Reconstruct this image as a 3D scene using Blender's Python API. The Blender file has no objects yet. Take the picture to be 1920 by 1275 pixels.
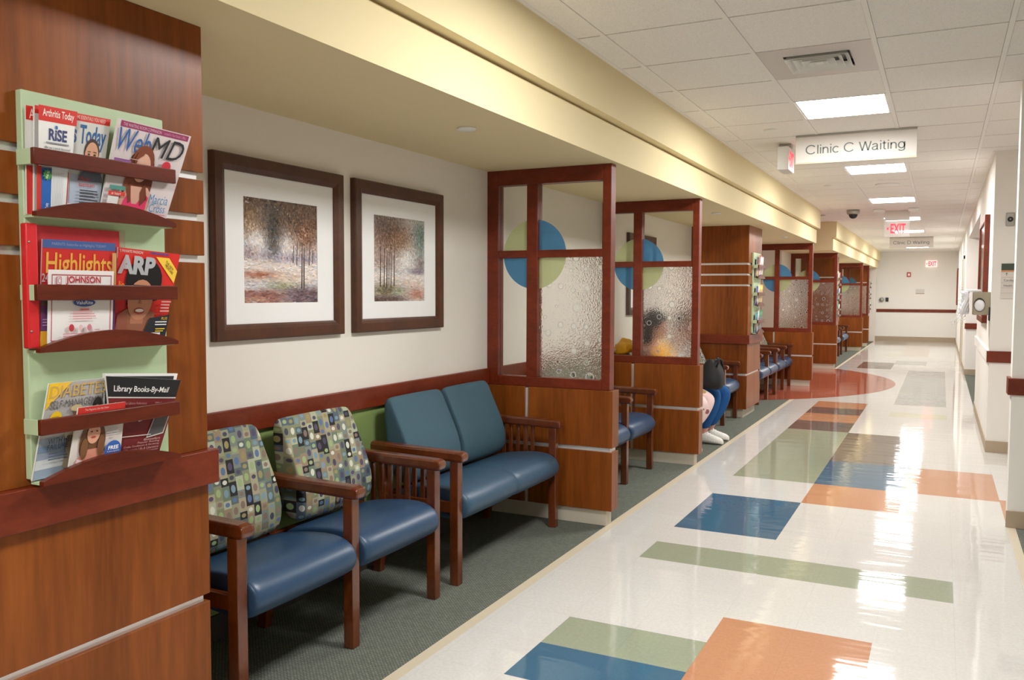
import bpy, bmesh, math, random
from mathutils import Vector, Matrix
random.seed(7)
sc = bpy.context.scene
COL = sc.collection
D = bpy.data

# ------------------------------------------------------------------ camera
cam_data = D.cameras.new('camera')
cam_data.sensor_fit = 'HORIZONTAL'
cam_data.sensor_width = 36.0
cam_data.lens = 1591.05 / 1920 * 36.0
cam_data.clip_end = 200
cam = D.objects.new('camera', cam_data)
COL.objects.link(cam)
_yaw, _pit, _rol = [math.radians(a) for a in (-26.82947, 3.17508, -0.19328)]
_f = Vector((math.sin(_yaw) * math.cos(_pit), math.cos(_yaw) * math.cos(_pit), -math.sin(_pit)))
_r = Vector((math.cos(_yaw), -math.sin(_yaw), 0))
_d = _f.cross(_r)
_r2 = _r * math.cos(_rol) + _d * math.sin(_rol)
_d2 = -_r * math.sin(_rol) + _d * math.cos(_rol)
_m = Matrix((( _r2.x, -_d2.x, -_f.x), (_r2.y, -_d2.y, -_f.y), (_r2.z, -_d2.z, -_f.z))).to_4x4()
_m.translation = Vector((0, 0, 1.39))
cam.matrix_world = _m
sc.camera = cam

# ------------------------------------------------------------------ world, exposure
LIGHT_STRENGTH = 30.0
LIGHT_COLOR = (1.0, 0.995, 0.975)
w = D.worlds.new('world'); sc.world = w; w.use_nodes = True
w.node_tree.nodes['Background'].inputs[0].default_value = (1.0, 0.96, 0.9, 1)
w.node_tree.nodes['Background'].inputs[1].default_value = 0.25
sc.view_settings.view_transform = 'Standard'
sc.view_settings.look = 'None'
sc.view_settings.gamma = 1.0
sc.view_settings.exposure = 0.96
sc.view_settings.use_curve_mapping = False
sc.cycles.max_bounces = 12
sc.cycles.diffuse_bounces = 6
sc.cycles.glossy_bounces = 5
sc.cycles.transmission_bounces = 10
sc.cycles.transparent_max_bounces = 16
sc.cycles.sample_clamp_indirect = 6.0
sc.cycles.use_denoising = True

# ------------------------------------------------------------------ dimensions (metres)
XW = -2.56          # back wall of the seating alcoves
XP = -1.915         # corridor face of the wood pillars
XF = -1.70          # lower fascia
XFU = -1.648        # upper fascia
XR = 0.385          # right wall
ZS, ZC = 2.147, 2.632
YEND = 27.6
TX = [-1.498, -0.909, -0.332, 0.252]        # ceiling grid
TY0, TYP = 5.81, 0.628

# ------------------------------------------------------------------ materials
def s2l(c):
    return tuple(((v / 255) / 12.92 if v / 255 <= 0.04045 else ((v / 255 + 0.055) / 1.055) ** 2.4) for v in c)

MATS = {}
def base(name, col, rough=0.5, metal=0.0, coat=0.0, spec=0.5):
    m = D.materials.new(name); m.use_nodes = True
    b = m.node_tree.nodes['Principled BSDF']
    b.inputs['Base Color'].default_value = (*col, 1)
    b.inputs['Roughness'].default_value = rough
    b.inputs['Metallic'].default_value = metal
    b.inputs['Coat Weight'].default_value = coat
    b.inputs['Specular IOR Level'].default_value = spec
    MATS[name] = m
    return m, m.node_tree, b

def N(nt, t, **kw):
    n = nt.nodes.new(t)
    for k, v in kw.items():
        if k.startswith('i_'):
            k2 = k[2:]
            n.inputs[int(k2) if k2.isdigit() else k2].default_value = v
        else:
            setattr(n, k, v)
    return n

def coords(nt, scale=(1, 1, 1), rot=(0, 0, 0)):
    tc = N(nt, 'ShaderNodeTexCoord')
    mp = N(nt, 'ShaderNodeMapping')
    mp.inputs['Scale'].default_value = scale
    mp.inputs['Rotation'].default_value = rot
    nt.links.new(tc.outputs['Object'], mp.inputs['Vector'])
    return mp.outputs['Vector']

def ramp(nt, src, stops, interp='LINEAR'):
    r = N(nt, 'ShaderNodeValToRGB')
    r.color_ramp.interpolation = interp
    e = r.color_ramp.elements
    while len(e) < len(stops): e.new(0.5)
    for el, (p, c) in zip(e, stops):
        el.position = p; el.color = (*c, 1)
    nt.links.new(src, r.inputs[0])
    return r.outputs[0]

def bump(nt, b, src, strength=0.2, dist=0.01):
    bp = N(nt, 'ShaderNodeBump', i_Strength=strength, i_Distance=dist)
    nt.links.new(src, bp.inputs['Height'])
    nt.links.new(bp.outputs['Normal'], b.inputs['Normal'])
    return bp

def math_n(nt, op, a, b=None, c=None):
    n = N(nt, 'ShaderNodeMath', operation=op)
    for i, v in enumerate((a, b, c)):
        if v is None: continue
        if isinstance(v, (int, float)): n.inputs[i].default_value = v
        else: nt.links.new(v, n.inputs[i])
    return n.outputs[0]

def mix_c(nt, fac, a, b):
    n = N(nt, 'ShaderNodeMix', data_type='RGBA')
    if isinstance(fac, (int, float)): n.inputs[0].default_value = fac
    else: nt.links.new(fac, n.inputs[0])
    for i, v in ((6, a), (7, b)):
        if isinstance(v, tuple): n.inputs[i].default_value = (*v, 1)
        else: nt.links.new(v, n.inputs[i])
    return n.outputs[2]

def wood(name, dark, light, scale, rough, coat=0.0, spec=0.5):
    m, nt, b = base(name, light, rough, coat=coat, spec=spec)
    v = coords(nt, scale)
    n1 = N(nt, 'ShaderNodeTexNoise', i_Scale=1.0, i_Detail=6.0, i_Roughness=0.65)
    nt.links.new(v, n1.inputs['Vector'])
    v2 = coords(nt, tuple(s * 9 for s in scale))
    n2 = N(nt, 'ShaderNodeTexNoise', i_Scale=1.0, i_Detail=3.0)
    nt.links.new(v2, n2.inputs['Vector'])
    f = math_n(nt, 'ADD', math_n(nt, 'MULTIPLY', n1.outputs[0], 0.7), math_n(nt, 'MULTIPLY', n2.outputs[0], 0.3))
    c = ramp(nt, f, [(0.36, dark), (0.64, light)])
    nt.links.new(c, b.inputs['Base Color'])
    b.inputs['Coat Roughness'].default_value = 0.12
    return m

wood('panel_wood', s2l((100, 48, 10)), s2l((148, 80, 28)), (5, 5, 0.45), 0.34, spec=0.28)
wood('trim_wood', s2l((98, 34, 14)), s2l((124, 50, 26)), (4, 3, 8), 0.36, spec=0.35)
wood('chair_wood', s2l((78, 32, 8)), s2l((112, 54, 20)), (14, 14, 5), 0.28, coat=0.6)
wood('frame_wood', s2l((62, 30, 10)), s2l((88, 46, 16)), (6, 6, 4), 0.4)
wood('rack_wood', s2l((78, 26, 12)), s2l((104, 40, 20)), (10, 3, 26), 0.33, spec=0.35)

def paint(name, col, rough=0.75, bs=0.04):
    m, nt, b = base(name, col, rough, spec=0.3)
    n = N(nt, 'ShaderNodeTexNoise', i_Scale=220.0, i_Detail=2.0)
    nt.links.new(coords(nt), n.inputs['Vector'])
    bump(nt, b, n.outputs[0], bs, 0.004)
    return m
paint('cream_paint', (0.80, 0.755, 0.69))
paint('white_paint', (0.84, 0.81, 0.765))
paint('yellow_paint', (0.77, 0.655, 0.40))
paint('lit_end_paint', (0.88, 0.85, 0.80))  # cream paint lightened so the colour carries the end wall's brighter light
paint('green_paint', s2l((128, 148, 88)))
paint('cove_base', s2l((176, 158, 136)), 0.5)
paint('shaded_base', s2l((62, 58, 54)), 0.6)  # baseboard tone darkened to stand in for the shade under the chairs
paint('cream_base', s2l((205, 195, 178)), 0.5)
base('aluminium', (0.88, 0.87, 0.87), 0.38, 0.55)
base('rack_green', s2l((182, 202, 164)), 0.45)
base('white_plastic', (0.82, 0.81, 0.78), 0.4)
base('grey_metal', (0.42, 0.41, 0.38), 0.35, 0.7)
base('bronze_metal', (0.34, 0.30, 0.22), 0.38, 0.5)
base('vent_metal', (0.66, 0.62, 0.60), 0.4)
base('black_plastic', (0.012, 0.012, 0.014), 0.35)
base('dark_gap', (0.05, 0.045, 0.04), 0.9)
base('tbar', (0.86, 0.83, 0.79), 0.5)
base('mat_board', (0.86, 0.86, 0.86), 0.8)
base('sign_board', (0.70, 0.655, 0.61), 0.5)
base('sign_text', s2l((96, 108, 104)), 0.5)
base('beige_strip', s2l((205, 193, 170)), 0.4)
base('fabric_white', (0.85, 0.86, 0.9), 0.8)

# ceiling tile
m, nt, b = base('ceiling_tile', (0.74, 0.69, 0.645), 0.9, spec=0.2)
n = N(nt, 'ShaderNodeTexNoise', i_Scale=160.0, i_Detail=4.0)
nt.links.new(coords(nt), n.inputs['Vector'])
c = ramp(nt, n.outputs[0], [(0.35, (0.81, 0.78, 0.74)), (0.55, (0.90, 0.87, 0.83))])
nt.links.new(c, b.inputs['Base Color'])
bump(nt, b, n.outputs[0], 0.25, 0.004)

def vct(name, col, seam=True):
    m, nt, b = base(name, col, 0.055, spec=0.52)
    v = coords(nt)
    n = N(nt, 'ShaderNodeTexNoise', i_Scale=70.0, i_Detail=5.0, i_Roughness=0.7)
    nt.links.new(v, n.inputs['Vector'])
    dk = tuple(x * 0.93 for x in col); lt = tuple(min(1, x * 1.05) for x in col)
    c = ramp(nt, n.outputs[0], [(0.35, dk), (0.65, lt)])
    # faint joints of the 12-inch tiles
    br = N(nt, 'ShaderNodeTexBrick', offset=0.0, squash=1.0)
    br.inputs['Scale'].default_value = 1.0
    br.inputs['Brick Width'].default_value = 0.295
    br.inputs['Row Height'].default_value = 0.3205
    br.inputs['Mortar Size'].default_value = 0.0011
    br.inputs['Mortar Smooth'].default_value = 0.0
    mp = N(nt, 'ShaderNodeMapping'); mp.inputs['Location'].default_value = (1.39, -2.69, 0)
    nt.links.new(v, mp.inputs['Vector']); nt.links.new(mp.outputs[0], br.inputs['Vector'])
    c2 = mix_c(nt, math_n(nt, 'MULTIPLY', br.outputs['Fac'], 0.22), c, tuple(x * 0.55 for x in col))
    nt.links.new(c2, b.inputs['Base Color'])
    n2 = N(nt, 'ShaderNodeTexNoise', i_Scale=2.2, i_Detail=2.0)
    mp2 = N(nt, 'ShaderNodeMapping'); mp2.inputs['Scale'].default_value = (0.7, 4.2, 1)
    nt.links.new(v, mp2.inputs['Vector']); nt.links.new(mp2.outputs[0], n2.inputs['Vector'])
    bump(nt, b, n2.outputs[0], 0.08, 0.02)
    return m
vct('floor_cream', (0.66, 0.645, 0.615))
vct('floor_blue', s2l((66, 106, 132)))
vct('floor_green', s2l((154, 162, 140)))
vct('floor_orange', s2l((192, 138, 104)))
vct('floor_dark', s2l((108, 96, 92)))
vct('floor_grey', s2l((168, 170, 168)))
vct('floor_taupe', s2l((196, 184, 172)))
vct('floor_rust', s2l((176, 96, 76)))
vct('floor_pale', s2l((208, 206, 184)))

# carpet
m, nt, b = base('carpet_green', s2l((86, 96, 90)), 0.95, spec=0.1)
v = coords(nt, (1, 1, 1))
br = N(nt, 'ShaderNodeTexBrick', offset=0.5)
br.inputs['Scale'].default_value = 1.0
br.inputs['Brick Width'].default_value = 0.016
br.inputs['Row Height'].default_value = 0.008
br.inputs['Mortar Size'].default_value = 0.0016
br.inputs['Mortar Smooth'].default_value = 0.4
br.inputs['Color1'].default_value = (*s2l((144, 147, 134)), 1)
br.inputs['Color2'].default_value = (*s2l((120, 125, 114)), 1)
br.inputs['Mortar'].default_value = (*s2l((54, 57, 53)), 1)
nt.links.new(v, br.inputs['Vector'])
n = N(nt, 'ShaderNodeTexNoise', i_Scale=90.0, i_Detail=3.0)
nt.links.new(v, n.inputs['Vector'])
c = mix_c(nt, math_n(nt, 'MULTIPLY', n.outputs[0], 0.5), br.outputs['Color'], s2l((92, 97, 90)))
nt.links.new(c, b.inputs['Base Color'])
bump(nt, b, math_n(nt, 'SUBTRACT', n.outputs[0], br.outputs['Fac']), 0.5, 0.004)

def fabric(name, col, rough, sc_, bs, coat=0.0, spec=0.5):
    m, nt, b = base(name, col, rough, coat=coat, spec=spec)
    n = N(nt, 'ShaderNodeTexNoise', i_Scale=sc_, i_Detail=3.0)
    nt.links.new(coords(nt), n.inputs['Vector'])
    c = ramp(nt, n.outputs[0], [(0.3, tuple(x * 0.86 for x in col)), (0.7, tuple(min(1, x * 1.12) for x in col))])
    nt.links.new(c, b.inputs['Base Color'])
    bump(nt, b, n.outputs[0], bs, 0.002)
    return m
fabric('blue_vinyl', s2l((40, 68, 98)), 0.36, 300, 0.12)
fabric('teal_fabric', s2l((66, 94, 108)), 0.75, 500, 0.3, spec=0.3)
fabric('teal_vinyl', s2l((50, 80, 104)), 0.42, 300, 0.12)
fabric('denim', s2l((36, 84, 142)), 0.85, 240, 0.4, spec=0.2)
fabric('black_cloth', s2l((12, 12, 15)), 0.7, 200, 0.4)
fabric('skin', s2l((205, 150, 128)), 0.5, 60, 0.05)
fabric('dark_hair', s2l((30, 26, 24)), 0.5, 120, 0.5)
fabric('white_leather', s2l((225, 222, 214)), 0.5, 90, 0.2)
fabric('yellow_cloth', s2l((236, 172, 34)), 0.8, 120, 0.3)

def blotch(name, ground, spots, scale):
    m, nt, b = base(name, ground, 0.85, spec=0.2)
    vo = N(nt, 'ShaderNodeTexVoronoi', i_Scale=scale)
    nt.links.new(coords(nt), vo.inputs['Vector'])
    msk = math_n(nt, 'LESS_THAN', vo.outputs['Distance'], 0.33)
    r = ramp(nt, vo.outputs['Color'], spots, 'CONSTANT')
    nt.links.new(mix_c(nt, msk, ground, r), b.inputs['Base Color'])
blotch('pink_floral', s2l((236, 208, 206)), [(0.0, s2l((236, 208, 206))), (0.45, s2l((150, 96, 96))), (0.62, s2l((176, 146, 84))), (0.7, s2l((236, 208, 206)))], 14)
blotch('grey_print', s2l((186, 184, 182)), [(0.0, s2l((120, 120, 122))), (0.5, s2l((215, 213, 208)))], 45)
blotch('yellow_print', s2l((240, 176, 36)), [(0.0, s2l((240, 176, 36))), (0.42, s2l((235, 230, 222))), (0.72, s2l((60, 60, 56))), (0.80, s2l((240, 176, 36)))], 11)

# patterned upholstery: rectangles, each with a dot
m, nt, b = base('dot_fabric', (0.4, 0.4, 0.3), 0.8, spec=0.25)
tc = N(nt, 'ShaderNodeTexCoord'); sx = N(nt, 'ShaderNodeSeparateXYZ')
nt.links.new(tc.outputs['Object'], sx.inputs[0])
U = math_n(nt, 'MULTIPLY', math_n(nt, 'ADD', sx.outputs['Y'], math_n(nt, 'MULTIPLY', sx.outputs['X'], 0.55)), 27.0)
fu = math_n(nt, 'FRACT', U); iu = math_n(nt, 'FLOOR', U)
wn0 = N(nt, 'ShaderNodeTexWhiteNoise', noise_dimensions='1D')
nt.links.new(iu, wn0.inputs['W'])
V = math_n(nt, 'ADD', math_n(nt, 'MULTIPLY', sx.outputs['Z'], 26.0), math_n(nt, 'MULTIPLY', wn0.outputs[0], 3.0))
tall = math_n(nt, 'GREATER_THAN', math_n(nt, 'FRACT', math_n(nt, 'MULTIPLY', V, 0.5)), 0.36)
vv = math_n(nt, 'FRACT', math_n(nt, 'MULTIPLY', V, 0.5))
iv = math_n(nt, 'ADD', math_n(nt, 'MULTIPLY', math_n(nt, 'FLOOR', math_n(nt, 'MULTIPLY', V, 0.5)), 2.0), tall)
lv = math_n(nt, 'ADD', math_n(nt, 'MULTIPLY', math_n(nt, 'SUBTRACT', 1.0, tall), math_n(nt, 'DIVIDE', vv, 0.36)),
            math_n(nt, 'MULTIPLY', tall, math_n(nt, 'DIVIDE', math_n(nt, 'SUBTRACT', vv, 0.36), 0.64)))
cb = N(nt, 'ShaderNodeCombineXYZ')
nt.links.new(iu, cb.inputs[0]); nt.links.new(iv, cb.inputs[1])
wn = N(nt, 'ShaderNodeTexWhiteNoise', noise_dimensions='3D'); nt.links.new(cb.outputs[0], wn.inputs['Vector'])
cb2 = N(nt, 'ShaderNodeCombineXYZ'); cb2.inputs[2].default_value = 5.3
nt.links.new(iu, cb2.inputs[0]); nt.links.new(iv, cb2.inputs[1])
wn2 = N(nt, 'ShaderNodeTexWhiteNoise', noise_dimensions='3D'); nt.links.new(cb2.outputs[0], wn2.inputs['Vector'])
PAL = [(130, 134, 106), (108, 122, 102), (146, 148, 122), (44, 42, 44), (122, 130, 124), (162, 154, 128), (92, 104, 100), (146, 128, 106), (84, 98, 112), (166, 172, 148)]
cellc = ramp(nt, wn.outputs[0], [(i / len(PAL), s2l(c_)) for i, c_ in enumerate(PAL)], 'CONSTANT')
PAL2 = [(92, 112, 150), (150, 140, 96), (84, 76, 100), (150, 170, 120), (130, 110, 100), (204, 206, 190), (70, 72, 90), (120, 146, 160)]
dotc = ramp(nt, wn2.outputs[0], [(i / len(PAL2), s2l(c_)) for i, c_ in enumerate(PAL2)], 'CONSTANT')
du = math_n(nt, 'DIVIDE', math_n(nt, 'SUBTRACT', fu, 0.5), 0.30)
dv = math_n(nt, 'DIVIDE', math_n(nt, 'SUBTRACT', lv, 0.5), 0.28)
dist = math_n(nt, 'ADD', math_n(nt, 'MULTIPLY', du, du), math_n(nt, 'MULTIPLY', dv, dv))
nt.links.new(mix_c(nt, math_n(nt, 'LESS_THAN', dist, 1.0), cellc, dotc), b.inputs['Base Color'])

# glass
def glass(name, textured):
    m = D.materials.new(name); m.use_nodes = True; MATS[name] = m
    nt = m.node_tree; nt.nodes.clear()
    out = N(nt, 'ShaderNodeOutputMaterial')
    tr = N(nt, 'ShaderNodeBsdfTransparent'); tr.inputs[0].default_value = (0.93, 0.94, 0.92, 1)
    gl = N(nt, 'ShaderNodeBsdfGlossy'); gl.inputs['Roughness'].default_value = 0.12
    fr = N(nt, 'ShaderNodeFresnel', i_IOR=1.35)
    mx = N(nt, 'ShaderNodeMixShader')
    nt.links.new(fr.outputs[0], mx.inputs[0]); nt.links.new(tr.outputs[0], mx.inputs[1]); nt.links.new(gl.outputs[0], mx.inputs[2])
    if not textured:
        nt.links.new(mx.outputs[0], out.inputs[0]); return m
    rf = N(nt, 'ShaderNodeBsdfRefraction'); rf.inputs['IOR'].default_value = 1.22; rf.inputs['Roughness'].default_value = 0.16
    rf.inputs['Color'].default_value = (0.95, 0.95, 0.93, 1)
    v = coords(nt)
    n = N(nt, 'ShaderNodeTexNoise', i_Scale=105.0, i_Detail=1.0); nt.links.new(v, n.inputs['Vector'])
    bp = N(nt, 'ShaderNodeBump', i_Strength=0.9, i_Distance=0.007)
    nt.links.new(bp.outputs[0], rf.inputs['Normal']); nt.links.new(bp.outputs[0], gl.inputs['Normal'])
    # light passes the pane for shadow purposes as through thin glass
    vo = N(nt, 'ShaderNodeTexVoronoi', i_Scale=11.5, voronoi_dimensions='2D')
    sx = N(nt, 'ShaderNodeSeparateXYZ'); cb = N(nt, 'ShaderNodeCombineXYZ')
    nt.links.new(v, sx.inputs[0]); nt.links.new(sx.outputs[0], cb.inputs[0]); nt.links.new(sx.outputs[2], cb.inputs[1])
    nt.links.new(cb.outputs[0], vo.inputs['Vector'])
    scol = N(nt, 'ShaderNodeSeparateColor'); nt.links.new(vo.outputs['Color'], scol.inputs[0])
    rad = math_n(nt, 'ADD', math_n(nt, 'MULTIPLY', math_n(nt, 'POWER', scol.outputs[0], 1.7), 0.26), 0.045)
    inside = math_n(nt, 'LESS_THAN', vo.outputs['Distance'], rad)
    ring = math_n(nt, 'LESS_THAN', math_n(nt, 'ABSOLUTE', math_n(nt, 'SUBTRACT', vo.outputs['Distance'], math_n(nt, 'MULTIPLY', rad, 1.18))), math_n(nt, 'MULTIPLY', rad, 0.14))
    nt.links.new(math_n(nt, 'ADD', n.outputs[0], math_n(nt, 'MULTIPLY', ring, 1.6)), bp.inputs['Height'])
    m2 = N(nt, 'ShaderNodeMixShader'); m2.inputs[0].default_value = 0.06
    nt.links.new(rf.outputs[0], m2.inputs[1]); nt.links.new(gl.outputs[0], m2.inputs[2])
    m3 = N(nt, 'ShaderNodeMixShader')
    nt.links.new(math_n(nt, 'MULTIPLY', inside, 0.9), m3.inputs[0]); nt.links.new(m2.outputs[0], m3.inputs[1]); nt.links.new(mx.outputs[0], m3.inputs[2])
    tl = N(nt, 'ShaderNodeBsdfTranslucent'); tl.inputs[0].default_value = (0.9, 0.9, 0.9, 1)
    m4 = N(nt, 'ShaderNodeMixShader'); nt.links.new(math_n(nt, 'MULTIPLY', ring, 0.55), m4.inputs[0])
    nt.links.new(m3.outputs[0], m4.inputs[1]); nt.links.new(tl.outputs[0], m4.inputs[2])
    nt.links.new(m4.outputs[0], out.inputs[0])
    return m
glass('clear_glass', False)
glass('bubble_glass', True)
def film(name, col, clear=0.25, tint=None):
    m = D.materials.new(name); m.use_nodes = True; MATS[name] = m
    nt = m.node_tree; nt.nodes.clear()
    out = N(nt, 'ShaderNodeOutputMaterial')
    df = N(nt, 'ShaderNodeBsdfDiffuse'); df.inputs[0].default_value = (*col, 1)
    tl = N(nt, 'ShaderNodeBsdfTranslucent'); tl.inputs[0].default_value = (*col, 1)
    tr = N(nt, 'ShaderNodeBsdfTransparent'); tr.inputs[0].default_value = (*(tint or [min(1, x * 1.4) for x in col]), 1)
    a = N(nt, 'ShaderNodeMixShader'); a.inputs[0].default_value = 0.5
    nt.links.new(df.outputs[0], a.inputs[1]); nt.links.new(tl.outputs[0], a.inputs[2])
    c = N(nt, 'ShaderNodeMixShader'); c.inputs[0].default_value = clear
    nt.links.new(a.outputs[0], c.inputs[1]); nt.links.new(tr.outputs[0], c.inputs[2])
    nt.links.new(c.outputs[0], out.inputs[0])
film('film_blue', s2l((96, 152, 196)))
film('film_green', s2l((206, 214, 168)))
film('red_sleeve', s2l((214, 110, 114)), 0.9, (0.97, 0.90, 0.90))

def emit(name, col, st):
    m = D.materials.new(name); m.use_nodes = True; MATS[name] = m
    b = m.node_tree.nodes['Principled BSDF']
    b.inputs['Base Color'].default_value = (*col, 1)
    b.inputs['Emission Color'].default_value = (*col, 1)
    b.inputs['Emission Strength'].default_value = st
emit('lamp_panel', LIGHT_COLOR, LIGHT_STRENGTH)
emit('exit_red', s2l((255, 40, 60)), 1.1)
emit('exit_face', s2l((255, 222, 214)), 0.35)
m, nt, b = base('exit_acrylic', (0.9, 0.86, 0.86), 0.1); b.inputs['Alpha'].default_value = 0.3

_pc = {}
def pm(c):
    """printed-paper material of one ink colour"""
    if c not in _pc:
        m, nt, b = base('ink_%02x%02x%02x' % c, s2l(c), 0.35, spec=0.4)
        _pc[c] = m
    return _pc[c]

# ------------------------------------------------------------------ mesh helpers
class MB:
    def __init__(s): s.bm = bmesh.new(); s.mats = []
    def mi(s, m):
        m = MATS[m] if isinstance(m, str) else m
        if m not in s.mats: s.mats.append(m)
        return s.mats.index(m)
    def face(s, pts, m, smooth=False):
        vs = [s.bm.verts.new(p) for p in pts]
        f = s.bm.faces.new(vs); f.material_index = s.mi(m); f.smooth = smooth
        return f
    def box(s, x0, x1, y0, y1, z0, z1, m, bev=0.0, seg=2):
        mi = s.mi(m)
        co = [(x, y, z) for x in (x0, x1) for y in (y0, y1) for z in (z0, z1)]
        vs = [s.bm.verts.new(c) for c in co]
        fs = []
        for q in ((0, 1, 3, 2), (4, 6, 7, 5), (0, 4, 5, 1), (2, 3, 7, 6), (0, 2, 6, 4), (1, 5, 7, 3)):
            f = s.bm.faces.new([vs[i] for i in q]); f.material_index = mi; fs.append(f)
        if bev > 0:
            es = list({e for f in fs for e in f.edges})
            r = bmesh.ops.bevel(s.bm, geom=es, offset=bev, segments=seg, profile=0.5, affect='EDGES')
            for f in r['faces']: f.material_index = mi; f.smooth = True
        return vs
    def prism(s, prof, axis, a0, a1, m, smooth=False):
        """extrude a closed 2-D outline along an axis"""
        mi = s.mi(m)
        def P(p, a):
            return {'y': (p[0], a, p[1]), 'x': (a, p[0], p[1]), 'z': (p[0], p[1], a)}[axis]
        A = [s.bm.verts.new(P(p, a0)) for p in prof]; B = [s.bm.verts.new(P(p, a1)) for p in prof]
        n = len(prof)
        for q in (A, B[::-1]):
            f = s.bm.faces.new(q); f.material_index = mi
        for i in range(n):
            f = s.bm.faces.new((A[i], B[i], B[(i + 1) % n], A[(i + 1) % n])); f.material_index = mi; f.smooth = smooth
    def loft(s, rings, m, smooth=True, cap=True):
        mi = s.mi(m)
        R = [[s.bm.verts.new(p) for p in r] for r in rings]
        n = len(R[0])
        for a, b_ in zip(R, R[1:]):
            for i in range(n):
                f = s.bm.faces.new((a[i], a[(i + 1) % n], b_[(i + 1) % n], b_[i])); f.material_index = mi; f.smooth = smooth
        if cap:
            for q in (R[0][::-1], R[-1]):
                f = s.bm.faces.new(q); f.material_index = mi
    def tube(s, pts, r, m, n=8):
        rings = []
        for i, p in enumerate(pts):
            p = Vector(p)
            t = (Vector(pts[min(i + 1, len(pts) - 1)]) - Vector(pts[max(i - 1, 0)])).normalized()
            a = t.cross(Vector((0, 0, 1)));
            if a.length < 1e-3: a = Vector((1, 0, 0))
            a.normalize(); b_ = t.cross(a)
            rr = r[i] if isinstance(r, (list, tuple)) else r
            rings.append([p + (a * math.cos(2 * math.pi * k / n) + b_ * math.sin(2 * math.pi * k / n)) * rr for k in range(n)])
        s.loft(rings, m)
    def lathe(s, c, prof, m, axis='z', n=24):
        rings = []
        for r, h in prof:
            ring = []
            for k in range(n):
                a = 2 * math.pi * k / n
                u, v = r * math.cos(a), r * math.sin(a)
                ring.append({'z': (c[0] + u, c[1] + v, c[2] + h), 'y': (c[0] + u, c[1] + h, c[2] + v), 'x': (c[0] + h, c[1] + u, c[2] + v)}[axis])
            rings.append(ring)
        s.loft(rings, m)
    def build(s, name, parent=None, kind=None, subd=0):
        bmesh.ops.recalc_face_normals(s.bm, faces=s.bm.faces)
        me = D.meshes.new(name); s.bm.to_mesh(me); s.bm.free()
        for m in s.mats: me.materials.append(m)
        o = D.objects.new(name, me); COL.objects.link(o)
        if parent: o.parent = parent
        if kind: o['kind'] = kind
        if subd:
            md = o.modifiers.new('smooth', 'SUBSURF'); md.levels = subd; md.render_levels = subd
        return o

def tag(o, label, cat, group=None):
    o['label'] = label; o['category'] = cat
    if group: o['group'] = group
    return o
def empty(name, loc, label, cat, group=None):
    o = D.objects.new(name, None); COL.objects.link(o); o.location = loc; o.empty_display_size = 0.1
    return tag(o, label, cat, group)
def copy_tree(o, parent=None):
    c = o.copy(); COL.objects.link(c)
    if parent: c.parent = parent
    for ch in list(o.children): copy_tree(ch, c)
    return c

def text_polys(body, shear=0.0, fat=0.0):
    cu = D.curves.new('lettering', 'FONT'); cu.body = body; cu.size = 1.0; cu.resolution_u = 3
    cu.shear = shear; cu.offset = fat
    o = D.objects.new('lettering', cu); COL.objects.link(o)
    bpy.context.view_layer.update()
    me = o.evaluated_get(bpy.context.evaluated_depsgraph_get()).to_mesh()
    vs = [(v.co.x, v.co.y) for v in me.vertices]
    ps = [tuple(p.vertices) for p in me.polygons]
    o.evaluated_get(bpy.context.evaluated_depsgraph_get()).to_mesh_clear()
    D.objects.remove(o); D.curves.remove(cu)
    return vs, ps
_tc = {}
def text_on(mb, P, body, u0, v0, u1, v1, m, shear=0.0, fat=0.0, lift=3, rot=0.0):
    """lettering fitted to a box in (u, v), laid on the surface P(u, v, lift)"""
    k = (body, shear, fat)
    if k not in _tc: _tc[k] = text_polys(*k)
    vs, ps = _tc[k]
    if not vs: return
    xs = [a for a, _ in vs]; ys = [b_ for _, b_ in vs]
    x0, x1, y0, y1 = min(xs), max(xs), min(ys), max(ys)
    mi = mb.mi(m)
    bv = []
    cu, cv = (u0 + u1) / 2, (v0 + v1) / 2
    for a, b_ in vs:
        u = u0 + (a - x0) / (x1 - x0) * (u1 - u0); v = v0 + (b_ - y0) / (y1 - y0) * (v1 - v0)
        if rot:
            du, dv = u - cu, v - cv
            u, v = cu + du * math.cos(rot) - dv * math.sin(rot), cv + du * math.sin(rot) + dv * math.cos(rot)
        bv.append(mb.bm.verts.new(P(u, v, lift)))
    for p in ps:
        try:
            f = mb.bm.faces.new([bv[i] for i in p]); f.material_index = mi
        except ValueError: pass

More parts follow.
